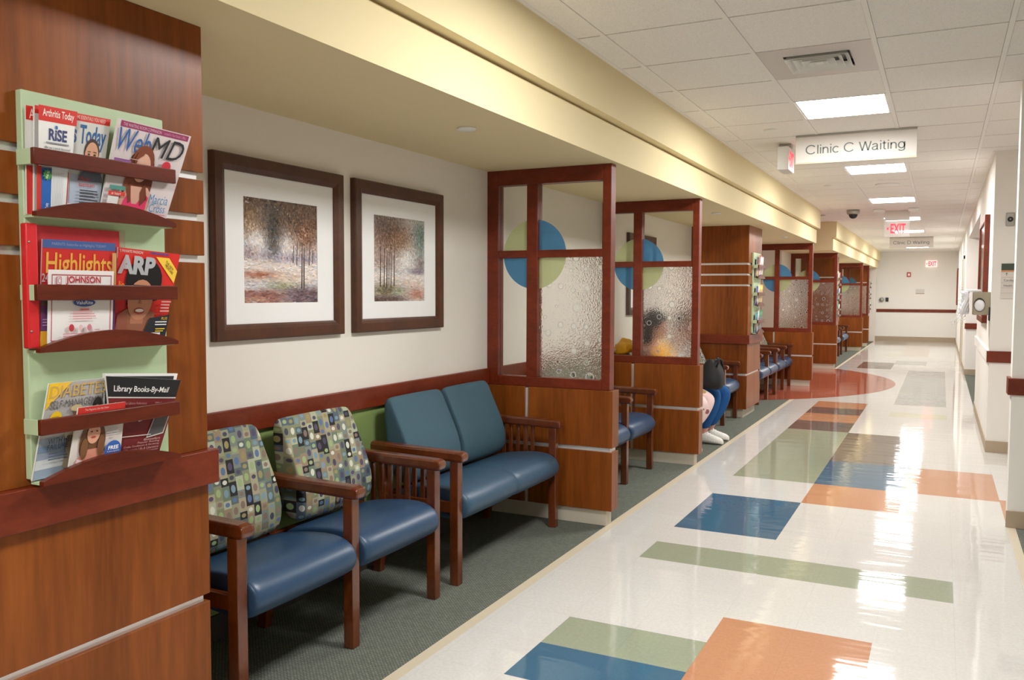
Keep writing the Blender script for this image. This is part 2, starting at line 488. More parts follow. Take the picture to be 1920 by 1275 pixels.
def arc(cx, cy, rx, ry, a0, a1, n=18):
    return [(cx + rx * math.cos(math.radians(a0 + (a1 - a0) * i / n)), cy + ry * math.sin(math.radians(a0 + (a1 - a0) * i / n))) for i in range(n + 1)]
GLYPHS = {
    'C': (.98, [arc(.5, .5, .42, .48, 38, 322)]), 'l': (.24, [[(.12, 0), (.12, 1)]]), 'i': (.24, [[(.12, 0), (.12, .72)], [(.12, .88), (.12, 1)]]),
    'n': (.64, [[(.1, 0), (.1, .72)], [(.1, .46), (.16, .58), (.25, .66), (.36, .67), (.46, .61), (.51, .48), (.52, .36), (.52, 0)]]),
    'c': (.62, [arc(.33, .355, .26, .33, 42, 318)]), 'W': (1.04, [[(.03, 1), (.28, 0)], [(.28, 0), (.52, 1)], [(.52, 1), (.76, 0)], [(.76, 0), (1.0, 1)]]),
    'a': (.64, [[(.09, .53), (.15, .64), (.28, .69), (.41, .66), (.48, .55), (.48, .1), (.52, .03), (.58, .02)], [(.48, .41), (.3, .39), (.13, .32), (.07, .19), (.12, .07), (.24, .02), (.38, .06), (.48, .19)]]),
    't': (.38, [[(.16, .92), (.16, .14), (.2, .05), (.32, .03)], [(.03, .69), (.32, .69)]]),
    'g': (.68, [arc(.31, .355, .24, .33, 0, 360, 24), [(.56, .71), (.56, -.06), (.51, -.19), (.32, -.25), (.16, -.21), (.09, -.12)]]),
    'D': (.95, [[(.1, 0), (.1, 1), (.42, 1), (.63, .94), (.79, .77), (.85, .5), (.79, .23), (.63, .06), (.42, 0), (.1, 0)]]), ' ': (.34, [])}
def stroke_text(mb, P, body, u0, u1, vb, vc, m, wt=.085, aspect=1.0):
    """even-weight sans lettering between u0 and u1, baseline vb, cap line vc"""
    tot = sum(GLYPHS[ch][0] for ch in body)
    sx_, sy_ = (u1 - u0) / tot, (vc - vb)
    mi = mb.mi(m); x = 0
    for ch in body:
        adv, strokes = GLYPHS[ch]
        for st in strokes:
            vs = []
            for i, p in enumerate(st):
                a = st[max(i - 1, 0)]; c = st[min(i + 1, len(st) - 1)]
                if st[0] == st[-1] or math.dist(st[0], st[-1]) < 1e-6:
                    if i == 0: a = st[-2]
                    if i == len(st) - 1: c = st[1]
                d1 = Vector((p[0] - a[0], p[1] - a[1])); d2 = Vector((c[0] - p[0], c[1] - p[1]))
                if d1.length < 1e-9: d1 = d2
                if d2.length < 1e-9: d2 = d1
                d1.normalize(); d2.normalize()
                t = d1 + d2
                t = t.normalized() if t.length > 1e-6 else d1
                k = min(2.2, 1 / max(.3, t.dot(d1)))
                nx, ny = -t.y * wt / 2 * k, t.x * wt / 2 * k
                vs.append([mb.bm.verts.new(P(u0 + (x + p[0] + q * nx) * sx_, vb + (p[1] + q * ny) * sy_, 1)) for q in (1, -1)])
            for a, c in zip(vs, vs[1:]):
                f = mb.bm.faces.new((a[0], c[0], c[1], a[1])); f.material_index = mi
        x += adv

class Cover:
    """a printed sheet on a bilinear quad: corners bl, br, tr, tl"""
    def __init__(s, bl, br, tr, tl, thick, back, mb=None, step=0.00035):
        s.c = [Vector(p) for p in (bl, br, tr, tl)]
        s.n = (s.c[1] - s.c[0]).cross(s.c[3] - s.c[0]).normalized()
        s.mb = mb or MB(); s.step = step; s.k = 1
        if thick:
            q = s.c; b_ = [p - s.n * thick for p in q]
            s.mb.face(q, back); s.mb.face(b_[::-1], back)
            for i in range(4):
                j = (i + 1) % 4
                s.mb.face([q[i], b_[i], b_[j], q[j]], pm((226, 224, 218)))
    def P(s, u, v, lift):
        a, b_, c, d = s.c
        return (a * (1 - u) + b_ * u) * (1 - v) + (d * (1 - u) + c * u) * v + s.n * (lift * s.step)
    def poly(s, uv, col, lift=None):
        s.k += 1
        s.mb.face([s.P(u, v, lift or s.k) for u, v in uv], pm(col))
    def rect(s, u0, v0, u1, v1, col): s.poly([(u0, v0), (u1, v0), (u1, v1), (u0, v1)], col)
    def ell(s, cu, cv, ru, rv, col, n=20):
        s.poly([(cu + ru * math.cos(2 * math.pi * i / n), cv + rv * math.sin(2 * math.pi * i / n)) for i in range(n)], col)
    def text(s, t, u0, v0, u1, v1, col, **kw):
        s.k += 1
        text_on(s.mb, s.P, t, u0, v0, u1, v1, pm(col), lift=s.k, **kw)
    def lines(s, u0, v0, u1, v1, n, col, ragged=True):
        for i in range(n):
            v = v1 - (v1 - v0) * (i + 0.2) / n
            s.rect(u0, v - (v1 - v0) / n * 0.42, u1 - (random.random() * 0.25 * (u1 - u0) if ragged else 0), v, col)

# ------------------------------------------------------------------ the setting
def grid_floor():
    rects = [(-1.39, -0.80, 2.69, 3.01, 'floor_blue'), (-1.39, -0.80, 3.01, 3.311, 'floor_green'),
             (-0.80, -0.21, 2.69, 3.608, 'floor_orange'), (-1.39, 0.085, 4.246, 4.564, 'floor_green'),
             (-1.39, -0.80, 4.898, 5.857, 'floor_blue'), (-0.80, -0.21, 5.857, 6.50, 'floor_orange'),
             (-0.21, 0.385, 6.50, 7.47, 'floor_orange'), (0.385, 0.98, 5.95, 6.56, 'floor_orange'),
             (-0.80, -0.21, 6.50, 7.47, 'floor_blue'), (-0.80, -0.21, 7.47, 9.06, 'floor_dark'),
             (-1.39, -0.80, 6.50, 9.08, 'floor_green'), (-1.39, -0.80, 9.08, 9.75, 'floor_dark'),
             (-1.39, -0.80, 9.75, 10.40, 'floor_orange'), (-1.39, -0.80, 10.40, 10.98, 'floor_dark'),
             (-1.39, -0.80, 10.98, 11.60, 'floor_orange'), (-0.505, 0.085, 10.5, 10.92, 'floor_pale'),
             (-0.505, 0.085, 11.66, 17.05, 'floor_grey'), (-0.81, -0.235, 20.9, 24.7, 'floor_taupe'),
             (-0.81, -0.235, 18.35, 19.5, 'floor_grey'), (-1.40, -0.81, 17.15, 18.8, 'floor_dark'),
             (-1.44, -0.86, 25.4, 27.2, 'floor_grey'), (-1.39, -0.81, 20.9, 21.6, 'floor_pale'), (-1.39, -0.81, 22.6, 23.4, 'floor_pale'),
             (-1.39, -0.80, -0.6, 0.7, 'floor_green'), (-0.80, -0.21, -0.6, 1.3, 'floor_orange'), (-0.21, 0.38, 0.1, 1.3, 'floor_blue'),
             # carpets and edge strips
             (-2.6, -1.757, -8, 11.8, 'carpet_green'), (-1.757, -1.707, -8, 11.64, 'beige_strip'),
             (-2.6, -1.757, 16.75, 27.2, 'carpet_green'), (-1.757, -1.707, 16.75, 27.2, 'beige_strip'),
             (0.385, 0.43, -8, 5.82, 'beige_strip'), (0.43, 3.0, -8, 5.82, 'carpet_green'),
             (0.385, 2.0, 11.63, 16.6, 'carpet_green')]
    xs = sorted({-4.2, 3.0} | {r[0] for r in rects} | {r[1] for r in rects})
    ys = sorted({-8.0, 29.0} | {r[2] for r in rects} | {r[3] for r in rects})
    mb = MB()
    V = {}
    for i, x in enumerate(xs):
        for j, y in enumerate(ys): V[i, j] = mb.bm.verts.new((x, y, 0))
    for i in range(len(xs) - 1):
        for j in range(len(ys) - 1):
            cx, cy = (xs[i] + xs[i + 1]) / 2, (ys[j] + ys[j + 1]) / 2
            mat = 'floor_cream'
            for r in rects:
                if r[0] < cx < r[1] and r[2] < cy < r[3]: mat = r[4]
            f = mb.bm.faces.new((V[i, j], V[i + 1, j], V[i + 1, j + 1], V[i, j + 1])); f.material_index = mb.mi(mat)
    # the big round inlay in the open bay
    pts = []
    for k in range(65):
        a = -math.pi / 2 + math.pi * k / 64
        pts.append((-4.1 + 3.5 * math.cos(a), 14.2 + 3.5 * math.sin(a), 0.0008))
    pts = [p for p in pts if p[0] > -4.15]
    mb.face(pts, 'floor_rust')
    return mb.build('floor', kind='structure')
grid_floor()

def simple(name, boxes, kind='structure'):
    mb = MB()
    for bx in boxes: mb.box(*bx)
    return mb.build(name, kind=kind)

simple('wall_left', [(XW - 0.12, XW, -8, 13.55, 0, 0.813, 'green_paint'), (XW - 0.12, XW, -8, 13.55, 0.813, 2.9, 'cream_paint'),
                     (XW - 0.12, XW, 15.7, YEND, 0, 0.813, 'green_paint'), (XW - 0.12, XW, 15.7, YEND, 0.813, 2.9, 'cream_paint'),
                     (-4.2, XW - 0.12, 13.43, 13.55, 0, 2.9, 'cream_paint'), (-4.2, XW - 0.12, 15.7, 15.82, 0, 2.9, 'cream_paint'),
                     (-4.32, -4.2, 13.43, 15.82, 0, 2.9, 'cream_paint'), (XW, -1.745, 27.1, 27.3, 0, ZS, 'cream_paint')])
simple('baseboard_left', [(XW, XW + 0.012, -8, 13.5, 0, 0.1, 'shaded_base'), (XW, XW + 0.012, 15.8, 27.1, 0, 0.1, 'shaded_base')])
mb = MB()
for a, b_ in ((1.85, 4.70), (4.85, 6.72), (6.87, 9.56), (10.34, 13.40), (15.75, 16.68), (18.8, 22.3), (22.45, 24.3)):
    mb.box(XW, XW + 0.022, a, b_, 0.813, 0.915, 'trim_wood', 0.004)
mb.build('trim_1', kind='structure')
# dropped soffit with two-step fascia, in two runs
def soffit(name, y0, y1):
    mb = MB()
    mb.box(XW, XF, y0, y1, ZS, 2.345, 'yellow_paint')
    mb.box(XW, XF - 0.02, y0, y1, 2.345, 2.359, 'yellow_paint')
    mb.box(XW, XFU, y0, y1, 2.359, 2.70, 'yellow_paint')
    return mb.build(name, kind='structure')
soffit('trim_2', -8, 13.45)
soffit('trim_3', 15.62, 27.32)
# right-hand side
simple('wall_right', [(XR, 3.0, 5.82, 5.95, 0, 2.9, 'white_paint'),
                      (XR, 2.0, 8.54, 11.63, 0, 2.9, 'white_paint'),
                      (XR, 2.0, 11.63, 16.6, 2.36, 2.9, 'white_paint'),
                      (XR, 2.0, 16.6, YEND + 0.2, 0, 2.9, 'white_paint'),
                      (1.9, 2.0, 5.95, 8.54, 0, 2.9, 'white_paint'), (1.9, 2.0, 11.63, 16.6, 0, 2.36, 'white_paint'),
                      (3.0, 3.1, -8, 5.82, 0, 2.9, 'white_paint')])
simple('wall_back', [(-4.2, 3.1, -8.1, -8, 0, 2.9, 'white_paint')])
simple('wall_end', [(-4.2, 2.0, YEND, YEND + 0.15, 0, 2.9, 'lit_end_paint')])
mb = MB()
H1, H2 = 0.795, 0.895
mb.box(XR - 0.02, 3.0, 5.80, 5.82, H1, H2, 'trim_wood', 0.003)
mb.box(XR - 0.02, XR, 5.82, 5.95, H1, H2, 'trim_wood')
mb.box(XR - 0.02, 1.9, 8.52, 8.54, H1, H2, 'trim_wood', 0.003)
mb.box(XR - 0.02, XR, 8.54, 11.63, H1, H2, 'white_paint')
mb.box(XR - 0.02, 1.9, 16.58, 16.6, H1, H2, 'trim_wood', 0.003)
mb.box(-1.74, XR, YEND - 0.02, YEND, 0.86, 0.95, 'trim_wood', 0.003)
mb.build('trim_4', kind='structure')
mb = MB()
for bx in ((XR - 0.008, 3.0, 5.806, 5.82, 0, 0.10), (XR - 0.008, 1.9, 8.526, 8.54, 0, 0.10), (XR - 0.008, XR, 8.54, 11.63, 0, 0.10),
           (XR - 0.008, 1.9, 16.586, 16.6, 0, 0.10), (XR - 0.008, XR, 16.6, YEND, 0, 0.10), (-4.2, XR, YEND - 0.014, YEND, 0, 0.14)):
    mb.box(*bx, 'cove_base')
mb.build('baseboard_right', kind='structure')

# ceiling: lay-in tiles, T-bars, dark plenum above
lights_k = (-20, -15, -10, -5, 0, 5, 10, 15, 20, 25, 30)
mb = MB()
mb.box(-4.2, 3.1, -8, YEND, 2.69, 2.72, 'dark_gap')
cols = [(-4.2, -3.25), (-3.25, -2.67), (-2.67, -2.08), (-2.08, TX[0]), (TX[0], TX[1]), (TX[1], TX[2]), (TX[2], TX[3]), (TX[3], 0.83), (0.83, 1.41), (1.41, 1.99), (1.99, 3.0)]
g = 0.0135
for k in range(-22, 36):
    y0, y1 = TY0 + TYP * k, TY0 + TYP * (k + 1)
    for ci, (x0, x1) in enumerate(cols):
        if x1 < -2.0 and not (12.5 < y0 < 16.2): continue
        if x0 > 0.8 and y0 > 8.6: continue
        if ci == 5 and (k in lights_k or k == -2): continue
        if y0 > YEND: continue
        mb.box(x0 + g, x1 - g, y0 + 0.0075, min(y1, YEND) - 0.0075, ZC + 0.003, ZC + 0.015, 'ceiling_tile')
for x in TX + [-3.25, -2.67, -2.08, 0.83, 1.41, 1.99]:
    mb.box(x - 0.012, x + 0.012, -8, YEND, ZC, ZC + 0.01, 'tbar')
for k in range(-22, 35):
    y = TY0 + TYP * k
    mb.box(-4.2, 3.0, y - 0.0028, y + 0.0028, ZC + 0.006, ZC + 0.012, 'tbar')
mb.box(XFU, XFU + 0.022, -8, 13.45, ZC - 0.001, ZC + 0.01, 'tbar')
mb.box(XR - 0.022, XR, 8.54, YEND, ZC - 0.001, ZC + 0.01, 'tbar')
mb.build('ceiling', kind='structure')

# ------------------------------------------------------------------ ceiling lights
LORD = ['first', 'second', 'third', 'fourth', 'fifth', 'sixth', 'seventh']
def ceiling_light(k, label):
    y0, y1 = TY0 + TYP * k, TY0 + TYP * (k + 1)
    x0, x1 = TX[1], TX[2]
    r = empty('ceiling_light', ((x0 + x1) / 2, (y0 + y1) / 2, ZC), label, 'ceiling light', 'lit ceiling panels along the corridor')
    ox, oy = (x0 + x1) / 2, (y0 + y1) / 2
    a, c = (x1 - x0) / 2 - 0.012, (y1 - y0) / 2 - 0.004
    f = MB()
    t = 0.014
    for bx in ((-a, a, -c, -c + t), (-a, a, c - t, c), (-a, -a + t, -c + t, c - t), (a - t, a, -c + t, c - t)):
        f.box(*bx, 0.002, 0.03, 'white_plastic')
    f.build('frame', r)
    d = MB(); d.face([(-a + t, -c + t, 0.012), (a - t, -c + t, 0.012), (a - t, c - t, 0.012), (-a + t, c - t, 0.012)], 'lamp_panel')
    d.build('diffuser', r)
    return r
vis = {0: 'large lit square ceiling panel just beyond the square air vent', 5: 'lit ceiling panel seen just below the Clinic C Waiting sign',
       10: 'lit ceiling panel between the Clinic C sign and the red exit sign', 15: 'lit ceiling panel seen partly hidden behind the see-through red exit sign',
       20: 'lit ceiling panel between the hanging red exit sign and the Clinic D sign', 25: 'lit ceiling panel above the Clinic D Waiting sign, first one hidden by it',
       30: 'farthest lit ceiling panel, seen under the Clinic D Waiting sign near the end wall'}
for k in lights_k:
    ceiling_light(k, vis.get(k, 'lit ceiling panel behind the viewpoint, number %d back from the vent' % abs(k // 5)))

# air diffuser
r = empty('air_vent', (-0.62, TY0 - TYP * 1.5, ZC), 'square white louvred air vent in a plain metal ceiling plate', 'air vent')
a, c = (TX[2] - TX[1]) / 2 - 0.012, TYP / 2 - 0.004
p = MB()
h = 0.165
for bx in ((-a, a, -c, -h), (-a, a, h, c), (-a, -h, -h, h), (h, a, -h, h)): p.box(*bx, 0.002, 0.01, 'vent_metal')
p.build('plate', r)
p = MB(); p.box(-h, h, -h, h, 0.04, 0.045, 'grey_metal'); p.build('throat', r)
for q in range(4):
    s0 = h - 0.006 - q * 0.038
    lv = MB()
    for sx_ in ((1, 0), (-1, 0), (0, 1), (0, -1)):
        i, o_ = s0 - 0.03, s0
        if sx_[0]:
            s_ = sx_[0]
            lv.face([(s_ * o_, -o_, -0.012), (s_ * o_, o_, -0.012), (s_ * i, i, 0.022), (s_ * i, -i, 0.022)], 'white_plastic')
        else:
            s_ = sx_[1]
            lv.face([(-o_, s_ * o_, -0.012), (o_, s_ * o_, -0.012), (i, s_ * i, 0.022), (-i, s_ * i, 0.022)], 'white_plastic')
    if q == 3: lv.box(-0.02, 0.02, -0.02, 0.02, -0.008, -0.004, 'white_plastic')
    ob = lv.build('louvre', r)
    md = ob.modifiers.new('thick', 'SOLIDIFY'); md.thickness = 0.0015

# sprinkler heads, speaker, camera dome
def disc(name, x, y, z, rad, label, cat, m='white_plastic', group=None):
    mb = MB(); mb.lathe((0, 0, 0), [(0.001, 0.0), (rad, 0.0), (rad, -0.006), (rad * 0.9, -0.011), (0.001, -0.013)][::-1], m)
    o = mb.build(name); o.location = (x, y, z); return tag(o, label, cat, group)
SG = 'flush sprinkler covers'
disc('sprinkler_cover', -1.973, 3.431, ZS, 0.045, 'round white sprinkler cover in the tan soffit above the framed pictures', 'sprinkler', group=SG)
disc('sprinkler_cover', -1.911, 8.015, ZS, 0.045, 'round sprinkler cover in the soffit between the second glass screen and the far pillar', 'sprinkler', group=SG)
disc('sprinkler_cover', -1.895, 11.75, ZS, 0.045, 'round sprinkler cover in the soffit just past the pillar with a magazine rack', 'sprinkler', group=SG)
disc('sprinkler_cover', -1.197, 6.71, ZC + 0.003, 0.05, 'round white sprinkler cover in the tile ceiling left of the big light panel', 'sprinkler', group=SG)
disc('sprinkler_cover', -1.20, 10.4, ZC + 0.003, 0.05, 'round white sprinkler cover in the tile ceiling beyond the hanging Clinic C sign', 'sprinkler', group=SG)
disc('ceiling_speaker', -0.587, 10.58, ZC + 0.003, 0.13, 'faint round white speaker grille in the ceiling between two light panels', 'speaker')
r = empty('security_camera', (-1.207, 13.58, ZC), 'grey dome security camera hanging from the ceiling', 'security camera')
mb = MB(); mb.lathe((0, 0, 0), [(0.09, 0.005), (0.09, -0.05), (0.072, -0.066)][::-1], 'grey_metal'); mb.build('housing', r)
mb = MB(); mb.lathe((0, 0, 0), [(0.062, -0.064), (0.06, -0.085), (0.045, -0.112), (0.02, -0.125), (0.002, -0.127)][::-1], 'black_plastic'); mb.build('dome', r)
disc('smoke_detector', -1.73, 14.25, ZC + 0.003, 0.06, 'small detector on the ceiling at the gap between the two soffits', 'smoke detector', 'grey_metal')

# ------------------------------------------------------------------ hanging signs
def hanging_sign(y, txt, label, x0=-1.063, x1=-0.197, z0=2.415):
    r = empty('hanging_sign', ((x0 + x1) / 2, y, z0), label, 'sign', 'hanging clinic signs')
    hw = (x1 - x0) / 2; hh = ZC - z0
    mb = MB(); mb.box(-hw, hw, -0.011, 0.011, 0.0, hh - 0.012, 'sign_board', 0.002); brd = mb.build('board', r)
    mb = MB()
    def P(u, v, l): return Vector((-hw + u * 2 * hw, -0.0115 - l * 0.0002, v * hh))
    stroke_text(mb, P, txt, 0.085, 0.915, 0.315, 0.63, 'sign_text', 0.115)
    mb.build('lettering', r)
    mb = MB(); mb.box(-hw, hw, -0.012, 0.012, hh - 0.012, hh + 0.002, 'grey_metal'); mb.build('ceiling_rail', r)
    mb = MB(); mb.box(-hw, hw, -0.0125, 0.0125, -0.006, 0.006, 'beige_strip'); mb.build('edge_strip', r)
hanging_sign(7.06, 'Clinic C Waiting', 'hanging white sign reading Clinic C Waiting below the tile ceiling')
hanging_sign(20.5, 'Clinic D Waiting', 'small far hanging sign reading Clinic D Waiting')

def exit_face(mb, P, red, arrow=True):
    text_on(mb, P, 'EXIT', 0.24, 0.16, 0.93, 0.84, red, fat=0.025, lift=2)
    if arrow:
        mb.face([P(0.05, 0.5, 2), P(0.15, 0.38, 2), P(0.15, 0.62, 2)], red)
# box exit sign close by, faces along the corridor wall (turned sideways)
r = empty('exit_sign', (-1.20, 7.42, 2.41), 'boxy white exit sign with red letters turned sideways beside Clinic C sign', 'exit sign', 'lit exit signs')
mb = MB(); mb.box(-0.045, 0.045, -0.13, 0.17, 0, 0.19, 'white_plastic', 0.006); mb.build('housing', r)
mb = MB()
exit_face(mb, lambda u, v, l: Vector((0.0455 + l * 0.0004, -0.13 + 0.30 * u, 0.19 * v)), 'exit_red'); mb.build('lettering', r)
mb = MB(); mb.box(-0.05, 0.05, -0.03, 0.07, 0.19, 0.224, 'grey_metal', 0.004); mb.build('ceiling_mount', r)
# edge-lit exit sign
r = empty('exit_sign', (-0.63, 14.0, 2.25), 'see-through hanging exit sign with glowing red letters in mid corridor', 'exit sign', 'lit exit signs')
mb = MB(); mb.box(-0.175, 0.175, -0.004, 0.004, 0, 0.245, 'exit_acrylic'); mb.build('panel', r)
mb = MB(); exit_face(mb, lambda u, v, l: Vector((-0.16 + 0.30 * u, -0.005 - l * 0.0006, 0.02 + 0.205 * v)), 'exit_red'); mb.build('lettering', r)
mb = MB(); mb.box(-0.17, 0.17, -0.04, 0.04, 0.245, 0.385, 'sign_board', 0.005); mb.build('ceiling_mount', r)
# exit sign on the end wall
r = empty('exit_sign', (-0.30, YEND, 2.18), 'white wall exit sign with red letters high on the end wall', 'exit sign', 'lit exit signs')
mb = MB(); mb.box(-0.15, 0.15, -0.06, 0, 0, 0.195, 'exit_face', 0.004); mb.build('housing', r)
mb = MB(); exit_face(mb, lambda u, v, l: Vector((-0.15 + 0.30 * u, -0.0605 - l * 0.0008, 0.195 * v)), 'exit_red'); mb.build('lettering', r)
# emergency light heads flanking the hanging exit sign
for x, side in ((-0.86, 'left'), (-0.40, 'right')):
    mb = MB(); mb.box(-0.075, 0.075, -0.12, 0.12, -0.03, 0.002, 'white_plastic', 0.006)
    o = mb.build('emergency_light'); o.location = (x, 13.7, ZC)
    tag(o, 'small white ceiling unit just %s of the mount of the hanging exit sign' % side, 'emergency light', 'ceiling units by the exit sign')

# ------------------------------------------------------------------ wood pillars
def pillar(y0, y1, label):
    r = empty('wood_pillar', (XP, y0, 0), label, 'pillar', 'wood-clad pillars')
    X0 = XW + 0.0 - XP; W = y1 - y0
    mb = MB(); mb.box(X0, -0.014, 0.014, W - 0.014, 0.1, 2.145, 'aluminium'); mb.build('metal_core', r)
    mb = MB(); mb.box(X0, -0.045, 0.045, W - 0.045, 0, 0.1, 'cream_base'); mb.build('plinth', r)
    for z0, z1 in ((0.1, 0.475), (0.498, 0.83), (0.93, 1.474), (1.495, 1.593), (1.614, 1.711), (1.733, 2.147)):
        mb = MB(); mb.box(X0, 0, 0, W, z0, z1, 'panel_wood', 0.0015, 1); mb.build('panel', r)
    mb = MB(); mb.box(X0, 0.026, -0.026, W + 0.018, 0.83, 0.93, 'trim_wood', 0.003); mb.build('rail', r)
    return r
pillar(1.06, 1.806, 'nearest wood-clad pillar, fully at the edge, with a green magazine rack on it')
pillar(9.58, 10.325, 'wood-clad pillar with pale metal bands just past the seated people')
pillar(18.0, 18.745, 'wood-clad pillar behind the first glass screen after the open bay')
pillar(26.3, 27.04, 'farthest wood-clad pillar near the end wall')

# ------------------------------------------------------------------ divider screens
def divider(y, label):
    r = empty('glass_screen', (XW, y, 0), label, 'partition', 'wood and glass screens between the seats')
    w_ = 0.11
    L = XW
    def X(x): return x - L
    mb = MB(); mb.box(0.0, X(-1.752), 0.02, 0.105, 0, 0.095, 'cream_base', 0.002); mb.build('plinth', r)
    mb = MB(); mb.box(0.0, X(-1.728), 0.012, w_ - 0.012, 0.095, 0.805, 'aluminium'); mb.build('metal_core', r)
    for x0, x1, z0, z1 in ((XW, -2.287, 0.095, 0.448), (-2.264, -1.713, 0.095, 0.448), (XW, -2.287, 0.473, 0.813), (-2.264, -1.713, 0.473, 0.813)):
        mb = MB(); mb.box(X(x0), X(x1), 0, w_, z0, z1, 'panel_wood', 0.0015, 1); mb.build('panel', r)
    fy0, fy1 = 0.012, 0.088
    mb = MB()
    mb.box(X(XW), X(-2.483), fy0, fy1, 0.813, 2.146, 'trim_wood', 0.003)
    mb.box(X(-1.79), X(-1.737), fy0, fy1, 0.813, 2.146, 'trim_wood', 0.003)
    mb.box(X(-2.483), X(-1.79), fy0, fy1, 2.054, 2.146, 'trim_wood', 0.003)
    mb.box(X(-2.483), X(-1.79), fy0, fy1, 0.813, 0.873, 'trim_wood', 0.003)
    mb.box(X(-2.483), X(-1.79), fy0 + 0.004, fy1 - 0.004, 1.606, 1.652, 'trim_wood', 0.003)
    mb.box(X(-2.286), X(-2.213), fy0 + 0.002, fy1 - 0.002, 0.873, 2.054, 'trim_wood', 0.003)
    mb.build('frame', r)
    for x0, x1, z0, z1, gm, q in ((-2.483, -2.286, 1.652, 2.054, 'clear_glass', 1), (-2.213, -1.79, 1.652, 2.054, 'clear_glass', 0),
                                  (-2.483, -2.286, 0.873, 1.606, 'clear_glass', 2), (-2.213, -1.79, 0.873, 1.606, 'bubble_glass', 3)):
        mb = MB(); mb.box(X(x0), X(x1), 0.047, 0.053, z0, z1, gm); pane = mb.build('glass_pane', r)
        # quarter-circle of coloured film
        cx, cz, R = -2.248, 1.628, 0.213
        inside = lambda x, z: (x0 <= x <= x1 and z0 <= z <= z1)
        a0 = {0: 0, 1: 90, 2: 180, 3: 270}[q]
        pts = []
        for k in range(0, 25):
            a = math.radians(a0 + 90 * k / 24)
            x, z = cx + R * math.cos(a), cz + R * math.sin(a)
            pts.append((min(max(x, x0), x1), min(max(z, z0), z1)))
        corner = (x0 if q in (0, 3) else x1, z0 if q in (0, 1) else z1)
        pts.append(corner)
        ded = []
        for p_ in pts:
            if not ded or (abs(p_[0] - ded[-1][0]) + abs(p_[1] - ded[-1][1])) > 1e-5: ded.append(p_)
        mb = MB(); mb.face([(X(a), 0.0455, b_) for a, b_ in ded], 'film_blue' if q in (0, 2) else 'film_green')
        mb.build('coloured_film', pane)
    return r
for y, lab in ((4.70, 'nearest wood and glass screen, at the end of the blue loveseat'),
               (6.72, 'second wood and glass screen, in front of the two seated people'),
               (13.36, 'wood and glass screen at the near side of the open bay with the red floor'),
               (16.70, 'wood and glass screen at the far side of the red floor bay'),
               (22.35, 'wood and glass screen beyond the far row of chairs'),
               (24.35, 'farthest wood and glass screen, just before the last pillar')):
    divider(y, lab)

# ------------------------------------------------------------------ seating
SEAT = [(-2.42, .415), (-2.30, .437), (-2.18, .452), (-2.08, .456), (-2.015, .440), (-1.975, .405), (-1.966, .365), (-1.985, .322), (-2.04, .293), (-2.14, .30), (-2.28, .32), (-2.42, .33)]
BACK = [(-2.497, .825), (-2.482, .858), (-2.462, .867), (-2.443, .855), (-2.428, .82), (-2.385, .73), (-2.342, .64), (-2.315, .56), (-2.312, .50), (-2.325, .45), (-2.36, .43), (-2.42, .44), (-2.455, .50), (-2.475, .66)]
OX = 2.03
def pad(prof, y0, y1, m, seam=None):
    """upholstered block with soft ends"""
    cx = sum(p[0] for p in prof) / len(prof); cz = sum(p[1] for p in prof) / len(prof)
    st = [(y0, 0.80), (y0 + 0.003, 0.92), (y0 + 0.014, 0.985), (y0 + 0.05, 1.0)]
    if seam:
        st += [(seam - 0.05, 1.0), (seam - 0.012, 0.985), (seam, 0.93), (seam + 0.012, 0.985), (seam + 0.05, 1.0)]
    else:
        st += [((y0 + y1) / 2, 1.008)]
    st += [(y1 - 0.05, 1.0), (y1 - 0.014, 0.985), (y1 - 0.003, 0.92), (y1, 0.80)]
    mb = MB()
    mb.loft([[(cx + (x - cx) * s_ + OX, y, cz + (z - cz) * s_) for x, z in prof] for y, s_ in st], m)
    return mb
def arm_frame(r, y, slats, posts=True):
    mb = MB()
    prof = [(-2.505, .602), (-1.995, .590), (-1.982, .597), (-1.976, .614), (-1.982, .634), (-1.998, .642), (-2.505, .654)]
    # armrest, rounded edges
    st = [(y - 0.029, 0.55), (y - 0.024, 0.9), (y - 0.016, 1.0), (y + 0.016, 1.0), (y + 0.024, 0.9), (y + 0.029, 0.55)]
    cz = 0.62
    mb.loft([[(x + OX - (0.006 * (1 - s_)), yy, cz + (z - cz) * s_) for x, z in prof] for yy, s_ in st], 'chair_wood', smooth=False)
    arm = mb.build('armrest', r)
    md = arm.modifiers.new('soft', 'BEVEL'); md.width = 0.006; md.segments = 2; md.limit_method = 'ANGLE'
    mb = MB(); mb.box(-2.053 + OX, -2.008 + OX, y - 0.0225, y + 0.0225, 0, 0.592, 'chair_wood', 0.003); mb.build('leg', r)
    mb = MB()
    mb.loft([[(x + OX, y + dy, z) for x, dy in ((-2.465 + sh, -0.02), (-2.425 + sh, -0.02), (-2.425 + sh, 0.02), (-2.465 + sh, 0.02))] for z, sh in ((0, -0.035), (0.35, 0.0), (0.603, -0.02))], 'chair_wood', smooth=False)
    mb.build('leg', r)
    mb = MB(); mb.box(-2.43 + OX, -2.053 + OX, y - 0.013, y + 0.013, 0.345, 0.398, 'chair_wood', 0.002); mb.build('side_rail', r)
    if slats:
        for k in range(5):
            x = -2.362 + 0.0485 * k
            mb = MB(); mb.box(x - 0.011 + OX, x + 0.011 + OX, y - 0.008, y + 0.008, 0.396, 0.597, 'chair_wood', 0.002, 1); mb.build('slat', r)
def unit_frame(r, y0, y1):
    mb = MB()
    mb.box(-2.30 + OX, -2.27 + OX, y0, y1, 0.275, 0.318, 'chair_wood', 0.002)
    mb.box(-2.45 + OX, -2.425 + OX, y0, y1, 0.34, 0.40, 'chair_wood', 0.002)
    mb.box(-2.475 + OX, -2.455 + OX, y0, y1, 0.56, 0.62, 'chair_wood', 0.002)
    mb.build('seat_frame', r)
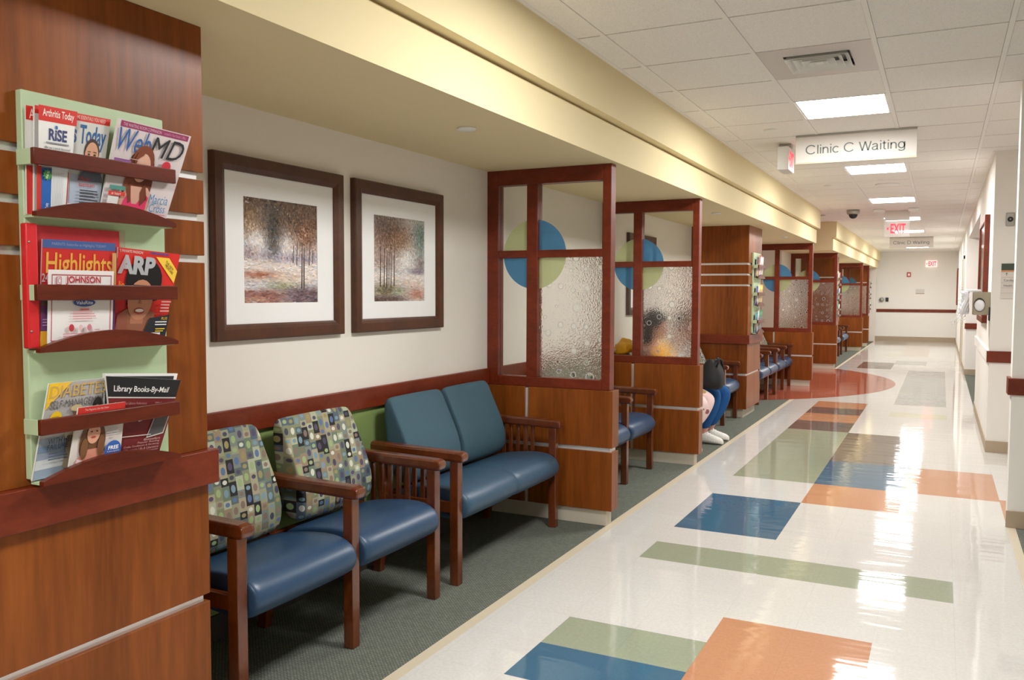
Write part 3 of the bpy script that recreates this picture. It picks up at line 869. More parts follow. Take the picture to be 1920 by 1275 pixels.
def two_seater(y, label):
    r = empty('two_seat_chair', (-OX, y, 0), label, 'chair', 'two-seat wooden waiting chairs')
    P_ = 0.60
    for k in range(3): arm_frame(r, k * P_, k != 1)
    for k in range(2):
        pad(SEAT, k * P_ + 0.028, (k + 1) * P_ - 0.024, 'blue_vinyl').build('seat', r, subd=1)
        pad(BACK, k * P_ + 0.062, (k + 1) * P_ - 0.062, 'dot_fabric').build('backrest', r, subd=1)
    unit_frame(r, 0.02, 2 * P_ - 0.02)
    return r
def loveseat(y, label, plain=True):
    r = empty('loveseat', (-OX, y, 0), label, 'loveseat', 'wooden loveseats')
    Wd = 1.132
    for k in range(2): arm_frame(r, k * Wd, True)
    pad(SEAT, 0.026, Wd - 0.026, 'teal_vinyl', seam=Wd / 2).build('seat', r, subd=1)
    for a, b_ in ((0.055, Wd / 2 - 0.018), (Wd / 2 + 0.018, Wd - 0.055)):
        pad(BACK, a, b_, 'teal_fabric').build('backrest', r, subd=1)
    unit_frame(r, 0.02, Wd - 0.02)
    return r
c0 = two_seater(2.03, 'nearest two-seat chair with dotted patterned backs, beside the near pillar')
l0 = loveseat(3.433, 'blue loveseat with slatted wooden arms between patterned chairs and first glass screen')
def again(src, y, label):
    c = copy_tree(src); c.location.y = y; c['label'] = label; return c
again(c0, 5.24, 'two-seat chair between the first and second glass screens')
again(c0, 7.0, 'two-seat chair carrying the two seated people')
again(c0, 8.345, 'two-seat patterned chair between the jeans-clad person and the banded pillar')
again(c0, 10.83, 'two-seat chair right after the banded pillar with the magazine rack')
again(c0, 12.10, 'two-seat chair up against the screen at the red floor bay')
again(c0, 18.95, 'far two-seat chair just past the pillar beyond the open bay')
again(l0, 20.75, 'far loveseat at the end of the last visible row of seats')

# ------------------------------------------------------------------ framed pictures
m, nt, b = base('picture_print', (0.5, 0.5, 0.5), 0.45)
at = N(nt, 'ShaderNodeAttribute', attribute_name='ink'); nt.links.new(at.outputs['Color'], b.inputs['Base Color'])
def painting(mb, x, y0, y1, z0, z1, variant, seed):
    """an impressionist wood: thousands of brush dabs over a toned ground"""
    rnd = random.Random(seed)
    lay = mb.bm.loops.layers.float_color.new('ink')
    W, Hh = y1 - y0, z1 - z0
    ga = lambda u, v, a, b_, su, sv: math.exp(-((u - a) / su) ** 2 - ((v - b_) / sv) ** 2)
    sm = lambda a, b_, t: (lambda q: q * q * (3 - 2 * q))(min(1, max(0, (t - a) / (b_ - a))))
    def col(u, v):
        if variant == 0:
            L = [((208, 202, 204), 1), ((98, 72, 52), .95 * sm(.54, .8, v)), ((178, 146, 110), .75 * ga(u, v, .12, .76, .16, .14)),
                 ((150, 128, 120), .6 * ga(u, v, .3, .8, .12, .2)), ((60, 56, 50), .92 * ga(u, v, .38, .72, .11, .34)), ((96, 74, 56), .7 * ga(u, v, .62, .9, .3, .14)),
                 ((238, 234, 232), .9 * ga(u, v, .17, .58, .12, .11)), ((236, 226, 220), .85 * ga(u, v, .58, .56, .09, .1)),
                 ((132, 84, 54), .85 * ga(u, v, .85, .68, .18, .17)), ((142, 126, 156), .65 * ga(u, v, .7, .42, .4, .06)), ((128, 104, 110), .6 * ga(u, v, .05, .48, .14, .07)),
                 ((232, 220, 212), .9 * sm(.46, .36, v) * sm(.18, .26, v)), ((158, 82, 56), .9 * ga(u, v, .2, .27, .26, .035)),
                 ((226, 204, 186), .8 * ga(u, v, .6, .24, .3, .05)), ((144, 150, 104), .7 * ga(u, v, .52, .165, .22, .04)),
                 ((132, 72, 60), .85 * sm(.16, .08, v) * sm(.75, .3, u)), ((94, 70, 76), .85 * sm(.2, .1, v) * sm(.4, .7, u)), ((214, 180, 156), .7 * ga(u, v, .12, .03, .2, .03))]
        else:
            L = [((212, 208, 206), 1), ((108, 72, 48), .97 * ga(u, v, .3, .78, .44, .24)), ((84, 66, 54), .7 * ga(u, v, .18, .92, .3, .12)), ((150, 112, 80), .6 * ga(u, v, .5, .72, .2, .12)),
                 ((104, 124, 112), .9 * ga(u, v, .92, .78, .14, .24)), ((240, 236, 232), .9 * ga(u, v, .63, .48, .16, .14)), ((160, 128, 116), .7 * ga(u, v, .15, .5, .22, .12)),
                 ((126, 110, 136), .75 * ga(u, v, .85, .36, .16, .05)), ((120, 100, 96), .6 * ga(u, v, .92, .46, .1, .08)), ((232, 222, 214), .9 * sm(.36, .3, v) * sm(.16, .22, v)),
                 ((226, 196, 180), .7 * ga(u, v, .75, .2, .25, .05)), ((108, 98, 66), .95 * ga(u, v, .22, .13, .28, .08)), ((88, 66, 58), .9 * sm(.1, .03, v) * sm(.8, .4, u)), ((186, 120, 96), .8 * ga(u, v, .85, .08, .2, .07)), ((150, 160, 120), .6 * ga(u, v, .5, .12, .1, .04))]
        c = [0, 0, 0]
        for k_, a in L: c = [p * (1 - a) + q * a for p, q in zip(c, k_)]
        return c
    def put(pts, c):
        f = mb.face(pts, 'picture_print')
        l_ = s2l([min(255, max(0, t)) for t in c])
        for lp in f.loops: lp[lay] = (*l_, 1)
    put([(x, y0, z0), (x, y1, z0), (x, y1, z1), (x, y0, z1)], (200, 190, 186))
    n_ = 0
    for cnt, s_, jit in ((700, .055, 9), (1800, .026, 15), (2600, .013, 19)):
        for _ in range(cnt):
            u, v = rnd.random(), rnd.random(); n_ += 1
            j_ = rnd.gauss(0, jit); w_ = rnd.gauss(0, jit * .35)
            c = [t + j_ + w_ * (1 if i_ == 0 else -1 if i_ == 2 else 0) for i_, t in enumerate(col(u, v))]
            hor = v < .42
            su, sv = s_ * (1.8 if hor else .8) * rnd.uniform(.6, 1.3), s_ * (.4 if hor else .95) * rnd.uniform(.6, 1.3)
            ang = rnd.uniform(-.25, .25) if hor else rnd.uniform(-.9, .9)
            pts = []
            for i_ in range(6):
                a = 2 * math.pi * i_ / 6; du, dv = su * math.cos(a), sv * math.sin(a)
                uu = u + du * math.cos(ang) - dv * math.sin(ang); v2_ = v + du * math.sin(ang) + dv * math.cos(ang)
                pts.append((x + .0002 + n_ * 4e-7, y0 + min(max(uu, 0), 1) * W, z0 + min(max(v2_, 0), 1) * Hh))
            put(pts, c)
    trunks = ((.77, .14, .62, 1), (.80, .13, .66, 1), (.70, .38, .62, .6), (.88, .38, .6, .6), (.93, .4, .6, .6), (.65, .4, .58, .5)) if variant == 0 else ((.12, .17, .68, 1), (.19, .17, .7, .8), (.24, .16, .66, 1), (.32, .16, .7, .8), (.38, .18, .66, 1), (.28, .2, .62, .6))
    for q, (u, v0, v1, wd) in enumerate(trunks):
        wd *= .009
        pts = [(u - wd, v0), (u + wd, v0), (u + wd * .4 + .012, v1), (u - wd * .4 + .012, v1)]
        put([(x + .0024 + q * 2e-6, y0 + a * W, z0 + b_ * Hh) for a, b_ in pts], (70, 52, 42))
    for q in range(420):
        u, v = (rnd.gauss(.83, .12), rnd.gauss(.70, .08)) if variant == 0 else (rnd.gauss(.3, .18), rnd.gauss(.73, .08))
        u = min(max(u, .01), .99); j_ = rnd.gauss(0, 20); c = [t + j_ for t in col(u, v)]
        r_ = rnd.uniform(.005, .014)
        put([(x + .0025 + q * 4e-7, y0 + min(max(u + r_ * math.cos(a), 0), 1) * W, z0 + min(max(v + r_ * math.sin(a), 0), 1) * Hh) for a in [i_ * math.pi / 3 + q for i_ in range(6)]], c)

def framed_picture(y0, y1, variant, label):
    r = empty('framed_picture', (XW, y0, 1.193), label, 'framed picture', 'framed landscape pictures over the seats')
    W, Hh, fw = y1 - y0, 0.748, 0.066
    o = MB()
    t, d = 0.032, 0.022
    # mitred frame with a stepped profile
    def side(a, b_, c, d_):
        o.face(a, 'frame_wood')
    ring = []
    for inset, x in ((0, 0.0), (0, t - 0.006), (0.006, t), (0.045, t), (0.058, t - 0.008), (fw, t - 0.012), (fw, 0.004)):
        ring.append([(x, inset, inset), (x, W - inset, inset), (x, W - inset, Hh - inset), (x, inset, Hh - inset)])
    V = [[o.bm.verts.new(p) for p in rr] for rr in ring]
    for A, B in zip(V, V[1:]):
        for i in range(4):
            f = o.bm.faces.new((A[i], A[(i + 1) % 4], B[(i + 1) % 4], B[i])); f.material_index = o.mi('frame_wood')
    o.build('frame', r)
    px0, px1, pz0, pz1 = 0.172, W - 0.178, 0.152, 0.152 + 0.435
    o = MB(); mx = t - 0.018
    for q in (((fw - .004, fw - .004), (W - fw + .004, pz0)), ((fw - .004, pz1), (W - fw + .004, Hh - fw + .004)), ((fw - .004, pz0), (px0, pz1)), ((px1, pz0), (W - fw + .004, pz1))):
        (a, b_), (c, e) = q
        o.box(mx - 0.004, mx, a, c, b_, e, 'mat_board')
    o.build('mat_board', r)
    o = MB(); painting(o, mx - 0.0045, px0 - .001, px1 + .001, pz0 - .001, pz1 + .001, variant, 11 + variant)
    o.build('picture', r)
    return r
framed_picture(2.436, 3.243, 0, 'framed woodland picture with wide white mat, next to the near pillar')
framed_picture(3.327, 4.142, 1, 'framed picture of slim trees, beside the first glass screen')
p3 = framed_picture(7.35, 8.16, 1, 'framed picture seen through the second glass screen, above the seated people')
framed_picture(11.0, 11.8, 0, 'framed picture on the alcove wall beyond the banded pillar')

# ------------------------------------------------------------------ magazine racks
def rack(y, label):
    r = empty('magazine_rack', (XP, y, 0), label, 'magazine rack', 'wall magazine racks')
    Wd = 0.397
    mb = MB(); mb.box(0.0, 0.022, 0, Wd, 0.947, 1.853, 'rack_green', 0.003); mb.build('back_panel', r)
    for zb, zl in ((1.678, 1.566), (1.369, 1.253), (1.058, 0.944)):
        mb = MB()
        mb.box(0.068, 0.082, -0.013, Wd - 0.012, zb, zb + 0.037, 'rack_wood', 0.002); mb.build('front_bar', r)
        mb = MB()
        mb.box(0.018, 0.0685, -0.013, -0.008, zb, zb + 0.036, 'rack_green', 0.001); mb.build('bracket', r)
        # shelf with arched front lip
        mb = MB()
        prof = [(-0.008, zl - 0.004), (Wd - 0.010, zl - 0.004)]
        for k in range(21):
            u = 1 - k / 20
            prof.append((-0.008 + (Wd - 0.002) * u, zl + 0.006 + 0.036 * math.sin(math.pi * u) ** 0.9))
        mb.prism(prof, 'x', 0.062, 0.078, 'rack_wood')
        mb.build('front_lip', r)
        mb = MB(); mb.box(0.020, 0.064, 0.0, Wd - 0.012, zl - 0.006, zl + 0.000, 'rack_green'); mb.build('shelf', r)
    return r
rack(1.249, 'pale green magazine rack with three wooden pockets on the nearest pillar')
rack(9.755, 'green magazine rack on the banded pillar past the seated people')
rack(18.18, 'small far magazine rack on the pillar beyond the red floor bay')
rack(26.5, 'farthest magazine rack, on the last pillar before the end wall')

WHITE = (232, 230, 226)
def mag(name, c, label, cat='magazine', group='magazines in the nearest rack'):
    o = c.mb.build(name); return tag(o, label, cat, group)
def face_art(c, cu, cv, ru, rv, skin=(214, 160, 128), hair=(110, 60, 40), long=False, smile=True):
    if long: c.ell(cu, cv - rv * 0.45, ru * 1.45, rv * 1.9, hair)
    else: c.ell(cu, cv + rv * 0.28, ru * 1.12, rv * 0.95, hair)
    c.rect(cu - ru * .4, cv - rv * 1.6, cu + ru * .4, cv - rv * .6, tuple(int(x * .9) for x in skin))
    c.ell(cu, cv, ru, rv, skin)
    for s_ in (-1, 1):
        c.ell(cu + s_ * ru * .42, cv + rv * .15, ru * .17, rv * .07, (70, 50, 44))
        c.poly([(cu + s_ * ru * .2, cv + rv * .32), (cu + s_ * ru * .66, cv + rv * .30), (cu + s_ * ru * .62, cv + rv * .36), (cu + s_ * ru * .22, cv + rv * .38)], tuple(int(x * .5) for x in skin))
    c.poly([(cu - ru * .1, cv - rv * .2), (cu + ru * .12, cv - rv * .2), (cu, cv + rv * .1)], tuple(int(x * .88) for x in skin))
    c.ell(cu, cv - rv * .48, ru * .42, rv * .13, (176, 72, 70))
    if smile: c.ell(cu, cv - rv * .46, ru * .34, rv * .07, (240, 236, 228))

# --- top pocket
c = Cover((-1.878, 1.245, 1.567), (-1.878, 1.40, 1.567), (-1.880, 1.41, 1.817), (-1.880, 1.251, 1.815), 0.004, pm(WHITE))
c.rect(0, .87, 1, 1, (206, 48, 40)); c.text('A', .05, .885, .13, .975, (240, 226, 214)); c.rect(0, 0, .2, .45, (206, 60, 52))
mag('health_magazine', c, 'white magazine with red top edge, mostly hidden behind its twin in top pocket')
c = Cover((-1.870, 1.258, 1.567), (-1.870, 1.420, 1.567), (-1.870, 1.466, 1.820), (-1.870, 1.266, 1.817), 0.006, pm((196, 196, 192)))
c.rect(0, .93, 1, 1, (206, 50, 40)); c.text('THE ESSENTIALS YOU NEED', .52, .95, .93, .985, (240, 214, 200))
c.rect(.45, 0, 1, .93, (206, 206, 200)); c.rect(.5, .1, 1, .42, (176, 186, 204))
c.text('s Today', .50, .66, .96, .90, (36, 92, 150), fat=.02)
face_art(c, .78, .60, .10, .145, hair=(70, 44, 32)); c.poly([(.6, .36), (.98, .36), (.94, .46), (.78, .49), (.66, .46)], (90, 96, 110))
c.text('Matt', .62, .36, .78, .40, (196, 60, 60)); c.text('Iseman', .62, .305, .86, .35, (196, 60, 60)); c.lines(.64, .10, .94, .28, 6, (70, 70, 76))
c.rect(.44, 0, 1, .13, (232, 230, 226)); c.rect(.425, 0, .45, .42, (190, 50, 60))
c.rect(-.005, .0, .06, .5, (200, 52, 44)); c.rect(.06, 0, .2, .43, (38, 96, 176))
c.rect(.2, 0, .43, .45, (224, 226, 226))
for i in range(7): c.rect(.22 + .022 * i, .03, .224 + .022 * i, .40, (170, 176, 186))
c.text('scribe Today', .085, .03, .185, .09, (230, 232, 240), rot=1.5708)
star = []
for i in range(20):
    a = 2 * math.pi * i / 20; q = 1.0 if i % 2 else .7
    star.append((.13 + .07 * q * math.cos(a), .37 + .055 * q * math.sin(a)))
c.poly(star, (72, 140, 66)); c.text('46%', .09, .355, .17, .385, (240, 240, 230), rot=1.2)
c.rect(0, .445, .47, .865, (234, 233, 230)); c.rect(0, .86, .49, 1.0, (208, 46, 38))
c.text('Arthritis Today', .05, .885, .45, .975, (244, 236, 226), fat=.01)
c.text('RiSE', .13, .69, .37, .80, (62, 68, 120), fat=.03); c.ell(.225, .815, .018, .018, (60, 110, 180))
c.text('offer you a special discounted', .07, .605, .42, .635, (80, 80, 86)); c.text('introductory subscription price.', .05, .565, .42, .598, (80, 80, 86))
c.lines(.09, .65, .40, .68, 1, (150, 152, 160)); c.lines(.08, .49, .40, .54, 2, (160, 160, 170))
mag('health_magazine', c, 'white magazine with red title band and white flap, front left of top pocket')
c = Cover((-1.862, 1.419, 1.570), (-1.862, 1.618, 1.570), (-1.846, 1.700, 1.815), (-1.848, 1.472, 1.823), 0.006, pm((212, 200, 200)))
c.rect(.04, .93, .97, .99, (150, 46, 92)); c.text('THE WAITING ROOM COMPANION', .07, .942, .58, .975, (220, 180, 200)); c.text("Located in Your Doctor's Office", .62, .945, .93, .975, (206, 150, 180))
c.ell(.42, .52, .19, .24, (120, 60, 36)); c.ell(.38, .36, .15, .2, (128, 66, 38)); c.ell(.50, .38, .13, .2, (110, 52, 32))
c.poly([(.17, .0), (.62, .0), (.66, .28), (.58, .36), (.30, .36), (.20, .2)], (206, 158, 140))
c.poly([(.24, 0), (.60, 0), (.62, .26), (.55, .30), (.47, .18), (.40, .18), (.34, .30), (.27, .2)], (222, 54, 102))
c.poly([(.32, .40), (.38, .2), (.34, .18), (.28, .32)], (118, 58, 36)); c.poly([(.52, .42), (.60, .24), (.52, .16), (.48, .3)], (112, 54, 32))
c.text('Web', .03, .69, .47, .92, (46, 92, 160), shear=.25); c.text('MD', .47, .69, .94, .90, (30, 34, 38), shear=.25)
c.ell(.42, .60, .155, .19, (124, 62, 36)); c.ell(.42, .555, .115, .15, (222, 172, 150))
for s_ in (-1, 1): c.ell(.42 + s_ * .05, .575, .022, .009, (80, 60, 56))
c.poly([(.405, .54), (.438, .54), (.422, .58)], (200, 146, 128)); c.ell(.42, .495, .05, .016, (190, 80, 84))
c.poly([(.29, .62), (.33, .70), (.42, .715), (.40, .68), (.34, .64), (.32, .55)], (124, 62, 36))
c.rect(.02, .57, .25, .61, (150, 96, 160)); c.rect(.02, .51, .25, .55, (150, 190, 90)); c.rect(.03, .46, .25, .48, (60, 70, 130))
c.rect(.03, .30, .25, .34, (80, 140, 128)); c.rect(.03, .24, .26, .28, (206, 60, 54)); c.text('at heart', .07, .248, .2, .275, (240, 220, 214)); c.rect(.03, .04, .18, .23, (222, 220, 218))
c.ell(.735, .61, .065, .055, (200, 44, 60)); c.lines(.72, .46, .93, .55, 2, (206, 150, 160))
c.text('Marcia', .61, .20, .90, .30, (70, 130, 176)); c.text('Cross', .64, .115, .89, .20, (70, 130, 176)); c.lines(.66, .03, .92, .10, 3, (214, 130, 136))
c.rect(.05, 0, .48, .05, (236, 234, 230)); c.rect(.02, .62, .4, .625, (200, 190, 190))
mag('health_magazine', c, 'pale magazine with a red-haired woman in pink, leaning out of top pocket')
# --- middle pocket
r = empty('ring_binder', (-1.885, 1.232, 1.258), 'red ring binder with a see-through cover holding a children\'s magazine', 'binder')
B = Vector((1.885, -1.232, -1.258))
def off(p): return Vector(p) + B
mb = MB()
mb.box(0.0, 0.022, 0.0, 0.029, 0.0, 0.288, pm((206, 40, 44)), 0.004); mb.build('spine', r)
mb = MB(); mb.lathe((0.0225, 0.006, 0.245), [(0.002, 0.0), (0.003, 0.001), (0.0005, 0.0025)], 'grey_metal', 'x', 10); mb.lathe((0.0225, 0.006, 0.04), [(0.002, 0.0), (0.003, 0.001), (0.0005, 0.0025)], 'grey_metal', 'x', 10); mb.build('rivet', r)
mb = MB(); mb.box(0.0, 0.003, 0.029, 0.262, 0.0, 0.286, pm((196, 52, 60)), 0.001, 1); mb.build('back_cover', r)
c = Cover(off((-1.872, 1.262, 1.262)), off((-1.872, 1.462, 1.262)), off((-1.872, 1.473, 1.512)), off((-1.872, 1.278, 1.512)), 0.004, pm((206, 50, 44)))
c.rect(0, .92, 1, 1, (44, 110, 176)); c.text('PARENTS: Subscribe to Highlights TODAY!', .12, .94, .86, .975, (140, 180, 220))
c.text('Highlights', .05, .62, .95, .88, (236, 196, 84), fat=.012); c.text('24', -.0, .60, .09, .68, (226, 224, 226), fat=.02)
c.poly([(.5, .585), (.93, .66), (.96, .72), (.97, .62), (.6, .555)], (240, 196, 60)); c.text('Fun with a Purpose', .58, .595, .93, .63, (60, 50, 40), rot=.15)
c.rect(0, .0, 1, .56, (96, 70, 130)); c.rect(0, .0, .14, .14, (238, 200, 50)); c.rect(0, .38, .16, .54, (90, 96, 92)); c.lines(.02, .18, .12, .26, 3, (180, 160, 200)); c.rect(.94, .56, 1, .9, (208, 176, 110))
c.mb.build('childrens_magazine', r)
c = Cover(off((-1.8615, 1.275, 1.264)), off((-1.8615, 1.449, 1.264)), off((-1.8615, 1.459, 1.441)), off((-1.8615, 1.283, 1.441)), 0.001, pm((232, 228, 226)))
for q in ((.05, .05, .06, .94), (.95, .05, .96, .94), (.05, .93, .96, .94), (.05, .05, .96, .06)): c.rect(*q, (190, 70, 84))
c.text('JOHNSON', .25, .80, .78, .92, (190, 50, 62), fat=.02); c.rect(.11, .80, .18, .91, (190, 70, 84)); c.rect(.12, .81, .17, .90, (232, 228, 226)); c.text('C', .13, .82, .16, .89, (190, 70, 84))
c.ell(.53, .56, .17, .055, (62, 84, 150)); c.text('ValuRite', .40, .535, .66, .585, (226, 230, 240), fat=.02); c.rect(.46, .46, .6, .475, (200, 50, 60))
c.lines(.35, .32, .74, .45, 4, (214, 150, 156)); c.ell(.33, .22, .04, .05, (190, 60, 70)); c.ell(.47, .22, .03, .04, (226, 190, 192)); c.ell(.60, .22, .035, .045, (206, 130, 140)); c.rect(.68, .18, .76, .19, (200, 120, 130)); c.lines(.2, .07, .86, .15, 3, (206, 130, 140))
c.mb.build('label_sheet', r)
mb = MB(); mb.face([(0.0217, 0.029, 0.002), (0.0217, 0.264, 0.002), (0.0217, 0.264, 0.288), (0.0217, 0.029, 0.288)], 'red_sleeve')
clear = mb.build('clear_cover', r)
c = Cover((-1.882, 1.462, 1.258), (-1.882, 1.621, 1.258), (-1.876, 1.682, 1.493), (-1.876, 1.485, 1.503), 0.006, pm((210, 44, 38)))
c.rect(.0, .96, .75, 1.0, (200, 52, 46)); c.text("'S PRIVATE PASSION", .02, .955, .38, .985, (236, 220, 214)); c.rect(.5, .97, .8, .985, (80, 76, 150))
c.poly([(.60, .94), (.82, .94), (1.0, .80), (.98, .66)], (240, 200, 70)); c.text('THE NEW', .76, .84, .94, .87, (70, 50, 30), rot=-.55); c.text('MEDICARE', .76, .80, .94, .83, (70, 50, 30), rot=-.55)
c.ell(.45, .66, .31, .25, (26, 22, 22)); c.poly([(.14, .62), (.2, .4), (.3, .4), (.3, .6)], (26, 22, 22)); c.poly([(.62, .62), (.76, .6), (.72, .46), (.6, .44)], (26, 22, 22))
c.text('ARP', .0, .73, .60, .93, (176, 178, 182), fat=.05)
c.poly([(.02, .1), (.7, .06), (.72, .32), (.5, .36), (.2, .36), (.05, .3)], (150, 96, 72)); c.rect(.28, .2, .52, .42, (176, 116, 88))
c.ell(.42, .46, .22, .22, (196, 134, 104))
c.poly([(.2, .62), (.64, .62), (.62, .54), (.5, .60), (.44, .54), (.36, .6), (.28, .54), (.22, .56)], (26, 22, 22))
for s_ in (-1, 1): c.ell(.42 + s_ * .095, .50, .04, .014, (60, 40, 36))
c.poly([(.39, .42), (.45, .42), (.42, .48)], (176, 112, 84)); c.ell(.42, .34, .09, .035, (170, 66, 64)); c.ell(.42, .345, .075, .018, (240, 234, 228))
c.poly([(.62, .26), (1.0, .30), (1.0, 0), (.5, 0)], (40, 42, 48)); c.text('lie', .02, .58, .11, .65, (240, 196, 60)); c.text('a', .02, .5, .07, .55, (240, 196, 60))
c.text('PLUS', .85, .24, .96, .27, (240, 200, 60)); c.lines(.74, .17, .97, .23, 2, (226, 226, 226)); c.lines(.76, .10, .96, .15, 2, (240, 200, 60)); c.lines(.78, .32, .97, .46, 4, (230, 180, 176)); c.rect(.36, .02, .86, .10, (230, 228, 224)); c.rect(.42, .06, .8, .085, (30, 30, 34))
mag('lifestyle_magazine', c, 'red magazine with a smiling dark-haired woman, beside the red binder')
# --- bottom pocket
c = Cover((-1.884, 1.244, 0.947), (-1.884, 1.405, 0.952), (-1.874, 1.433, 1.173), (-1.874, 1.286, 1.172), 0.005, pm((176, 172, 170)))
c.rect(0, 0, 1, .42, (150, 164, 184)); c.rect(0, .1, 1, .2, (206, 210, 214)); c.rect(0, .28, 1, .34, (124, 150, 180))
c.poly([(0, 1), (.36, 1), (.0, .72)], (240, 196, 40)); c.poly([(.2, 1), (.4, 1), (.1, .8), (0, .78)], (236, 190, 70))
c.text('DIABETES', .04, .84, 1.05, .97, (206, 168, 92)); c.text('SELF-MANAGEMENT', .06, .73, 1.1, .81, (96, 92, 92), shear=.15)
c.ell(.2, .6, .11, .10, (240, 196, 40)); c.lines(.13, .55, .27, .65, 4, (190, 140, 40))
c.poly([(.38, .4), (.62, .35), (.7, .55), (.6, .62), (.46, .6)], (206, 196, 176)); c.ell(.55, .66, .07, .07, (110, 78, 60)); c.ell(.53, .71, .10, .035, (200, 180, 140))
c.poly([(.42, .08), (.55, .06), (.68, .4), (.45, .42)], (150, 134, 108)); c.ell(.9, .70, .09, .10, (40, 32, 30)); c.ell(.9, .66, .05, .06, (130, 90, 70))
c.text('WITH HEAR', .12, .36, .6, .42, (60, 60, 66)); c.text('FAILURE', .12, .30, .46, .355, (60, 60, 66)); c.lines(.16, .18, .5, .27, 3, (90, 100, 120))
mag('health_magazine', c, 'grey and yellow magazine about self-management, left in the bottom pocket')
c = Cover((-1.881, 1.43, 0.95), (-1.881, 1.60, 0.95), (-1.874, 1.664, 1.165), (-1.874, 1.436, 1.184), 0.009, pm((236, 235, 232)))
c.rect(0, .9, .95, .97, (52, 54, 58)); c.rect(0, 0, 1, .9, (70, 72, 76))
mag('library_booklet', c, 'thick booklet with white page edges behind the black and maroon catalogue', 'booklet')
c = Cover((-1.866, 1.452, 0.95), (-1.866, 1.586, 0.95), (-1.860, 1.661, 1.148), (-1.860, 1.428, 1.179), 0.006, pm((112, 34, 36)))
c.rect(0, .77, 1, 1, (34, 34, 36)); c.rect(0, .755, 1, .77, (210, 200, 196))
c.text('Library Books-By-Mail', .08, .81, .86, .90, (232, 230, 226), shear=.15, fat=.012); c.text('Polk County Library Federation', .08, .67, .56, .71, (196, 140, 136), shear=.2); c.text('2009 Catalog', .68, .67, .88, .71, (206, 150, 146), shear=.2)
c.poly([(.62, .26), (.95, .30), (.98, .6), (.74, .62)], (196, 186, 180)); c.poly([(.64, .28), (.93, .315), (.96, .58), (.75, .60)], (84, 82, 84))
c.poly([(.42, .54), (.78, .66), (.80, .56), (.45, .47)], (214, 210, 206)); c.lines(.5, .53, .7, .56, 2, (130, 130, 136)); c.rect(.0, .30, .7, .31, (206, 196, 190))
for i, t in enumerate(('Bestsellers', 'Popular Reading', 'Crafts, Cookbooks & Gardening', 'Wisconsin Life & Literature', 'Mystery & Suspense', 'Sci-fi & Fantasy')):
    ww = .03 * len(t); c.text(t, .90 - min(ww, .72), .235 - i * .035, .90, .262 - i * .035, (206, 168, 164), shear=.2)
mag('library_catalogue', c, 'black and maroon library catalogue in the bottom pocket', 'catalogue')
c = Cover((-1.858, 1.315, 0.95), (-1.858, 1.459, 0.95), (-1.853, 1.478, 1.109), (-1.853, 1.345, 1.109), 0.004, pm((214, 206, 200)))
c.rect(0, .9, 1, 1, (206, 54, 48)); c.text('The Magazine Like No Other', .14, .93, .64, .97, (240, 210, 200)); c.rect(.0, .78, .75, .9, (66, 54, 70)); c.text('Arthritis', .06, .77, .72, .88, (236, 232, 230), fat=.02)
c.ell(.38, .44, .26, .34, (110, 74, 50)); c.poly([(.05, .0), (.75, .0), (.66, .26), (.5, .34), (.25, .34), (.1, .2)], (208, 140, 120)); c.poly([(.05, 0), (.3, 0), (.34, .14), (.12, .22)], (220, 200, 206)); c.poly([(.45, .05), (.72, .0), (.7, .24), (.56, .2)], (206, 110, 70))
c.ell(.38, .58, .13, .16, (216, 160, 134)); c.ell(.38, .52, .05, .018, (184, 80, 76)); c.ell(.22, .36, .07, .16, (120, 82, 52)); c.ell(.55, .38, .07, .17, (116, 78, 50))
for s_ in (-1, 1): c.ell(.38 + s_ * .05, .61, .02, .01, (70, 50, 44))
c.ell(.80, .26, .17, .16, (54, 96, 176)); c.text('FREE', .70, .28, .91, .34, (240, 240, 244), fat=.03); c.text('Subscription', .68, .235, .93, .265, (226, 230, 244)); c.lines(.72, .16, .9, .22, 2, (220, 180, 90)); c.lines(.62, .5, .9, .62, 3, (180, 176, 180))
mag('health_magazine', c, 'small magazine with a long-haired woman and a blue FREE badge')

# --- reading matter in the far racks
COLS = {'white': (226, 228, 230), 'red': (186, 52, 48), 'dark blue': (40, 56, 110), 'green': (50, 120, 84), 'black': (34, 32, 36), 'yellow': (222, 186, 84), 'pale blue': (150, 186, 214), 'teal': (40, 120, 140)}
def far_mags(y0, where, sets, group):
    rnd = random.Random(int(y0 * 10))
    for tier, zb in (('top', 1.567), ('middle', 1.254), ('bottom', 0.946)):
        items = sets[tier]
        n = len(items)
        for i, cn in enumerate(items):
            a = y0 + 0.01 + i * (0.37 / n); wd = 0.19; hh = rnd.uniform(0.22, 0.265)
            x = -1.868 + 0.0048 * (i % 3) - 0.010
            lean = rnd.uniform(-0.005, 0.03)
            a = min(a, y0 + 0.372 - wd)
            c = Cover((x, a, zb), (x, a + wd, zb), (x + 0.012, a + wd + lean, zb + hh), (x + 0.012, a + lean, zb + hh), 0.0035, pm(COLS[cn]))
            c.rect(.05, .78, .95, .93, tuple(min(255, int(v * 1.15 + 14)) for v in COLS[cn]))
            k = rnd.choice(list(COLS.values())); c.rect(.15, .1, .85, .68, tuple((v + 160) // 2 for v in k))
            c.ell(.5, .42, .2, .2, (206, 150, 124))
            tag(c.mb.build('magazine'), '%s magazine in the %s pocket, %s' % (cn, tier, where), 'magazine', group)
far_mags(9.755, 'rack on the banded pillar past the people', {'top': ['black', 'red', 'white'], 'middle': ['dark blue', 'white', 'yellow'], 'bottom': ['teal', 'white', 'green']}, 'magazines in the second rack')
far_mags(18.18, 'rack on the pillar beyond the open bay', {'top': ['white', 'red'], 'middle': ['dark blue', 'pale blue'], 'bottom': ['green', 'white']}, 'magazines in the third rack')
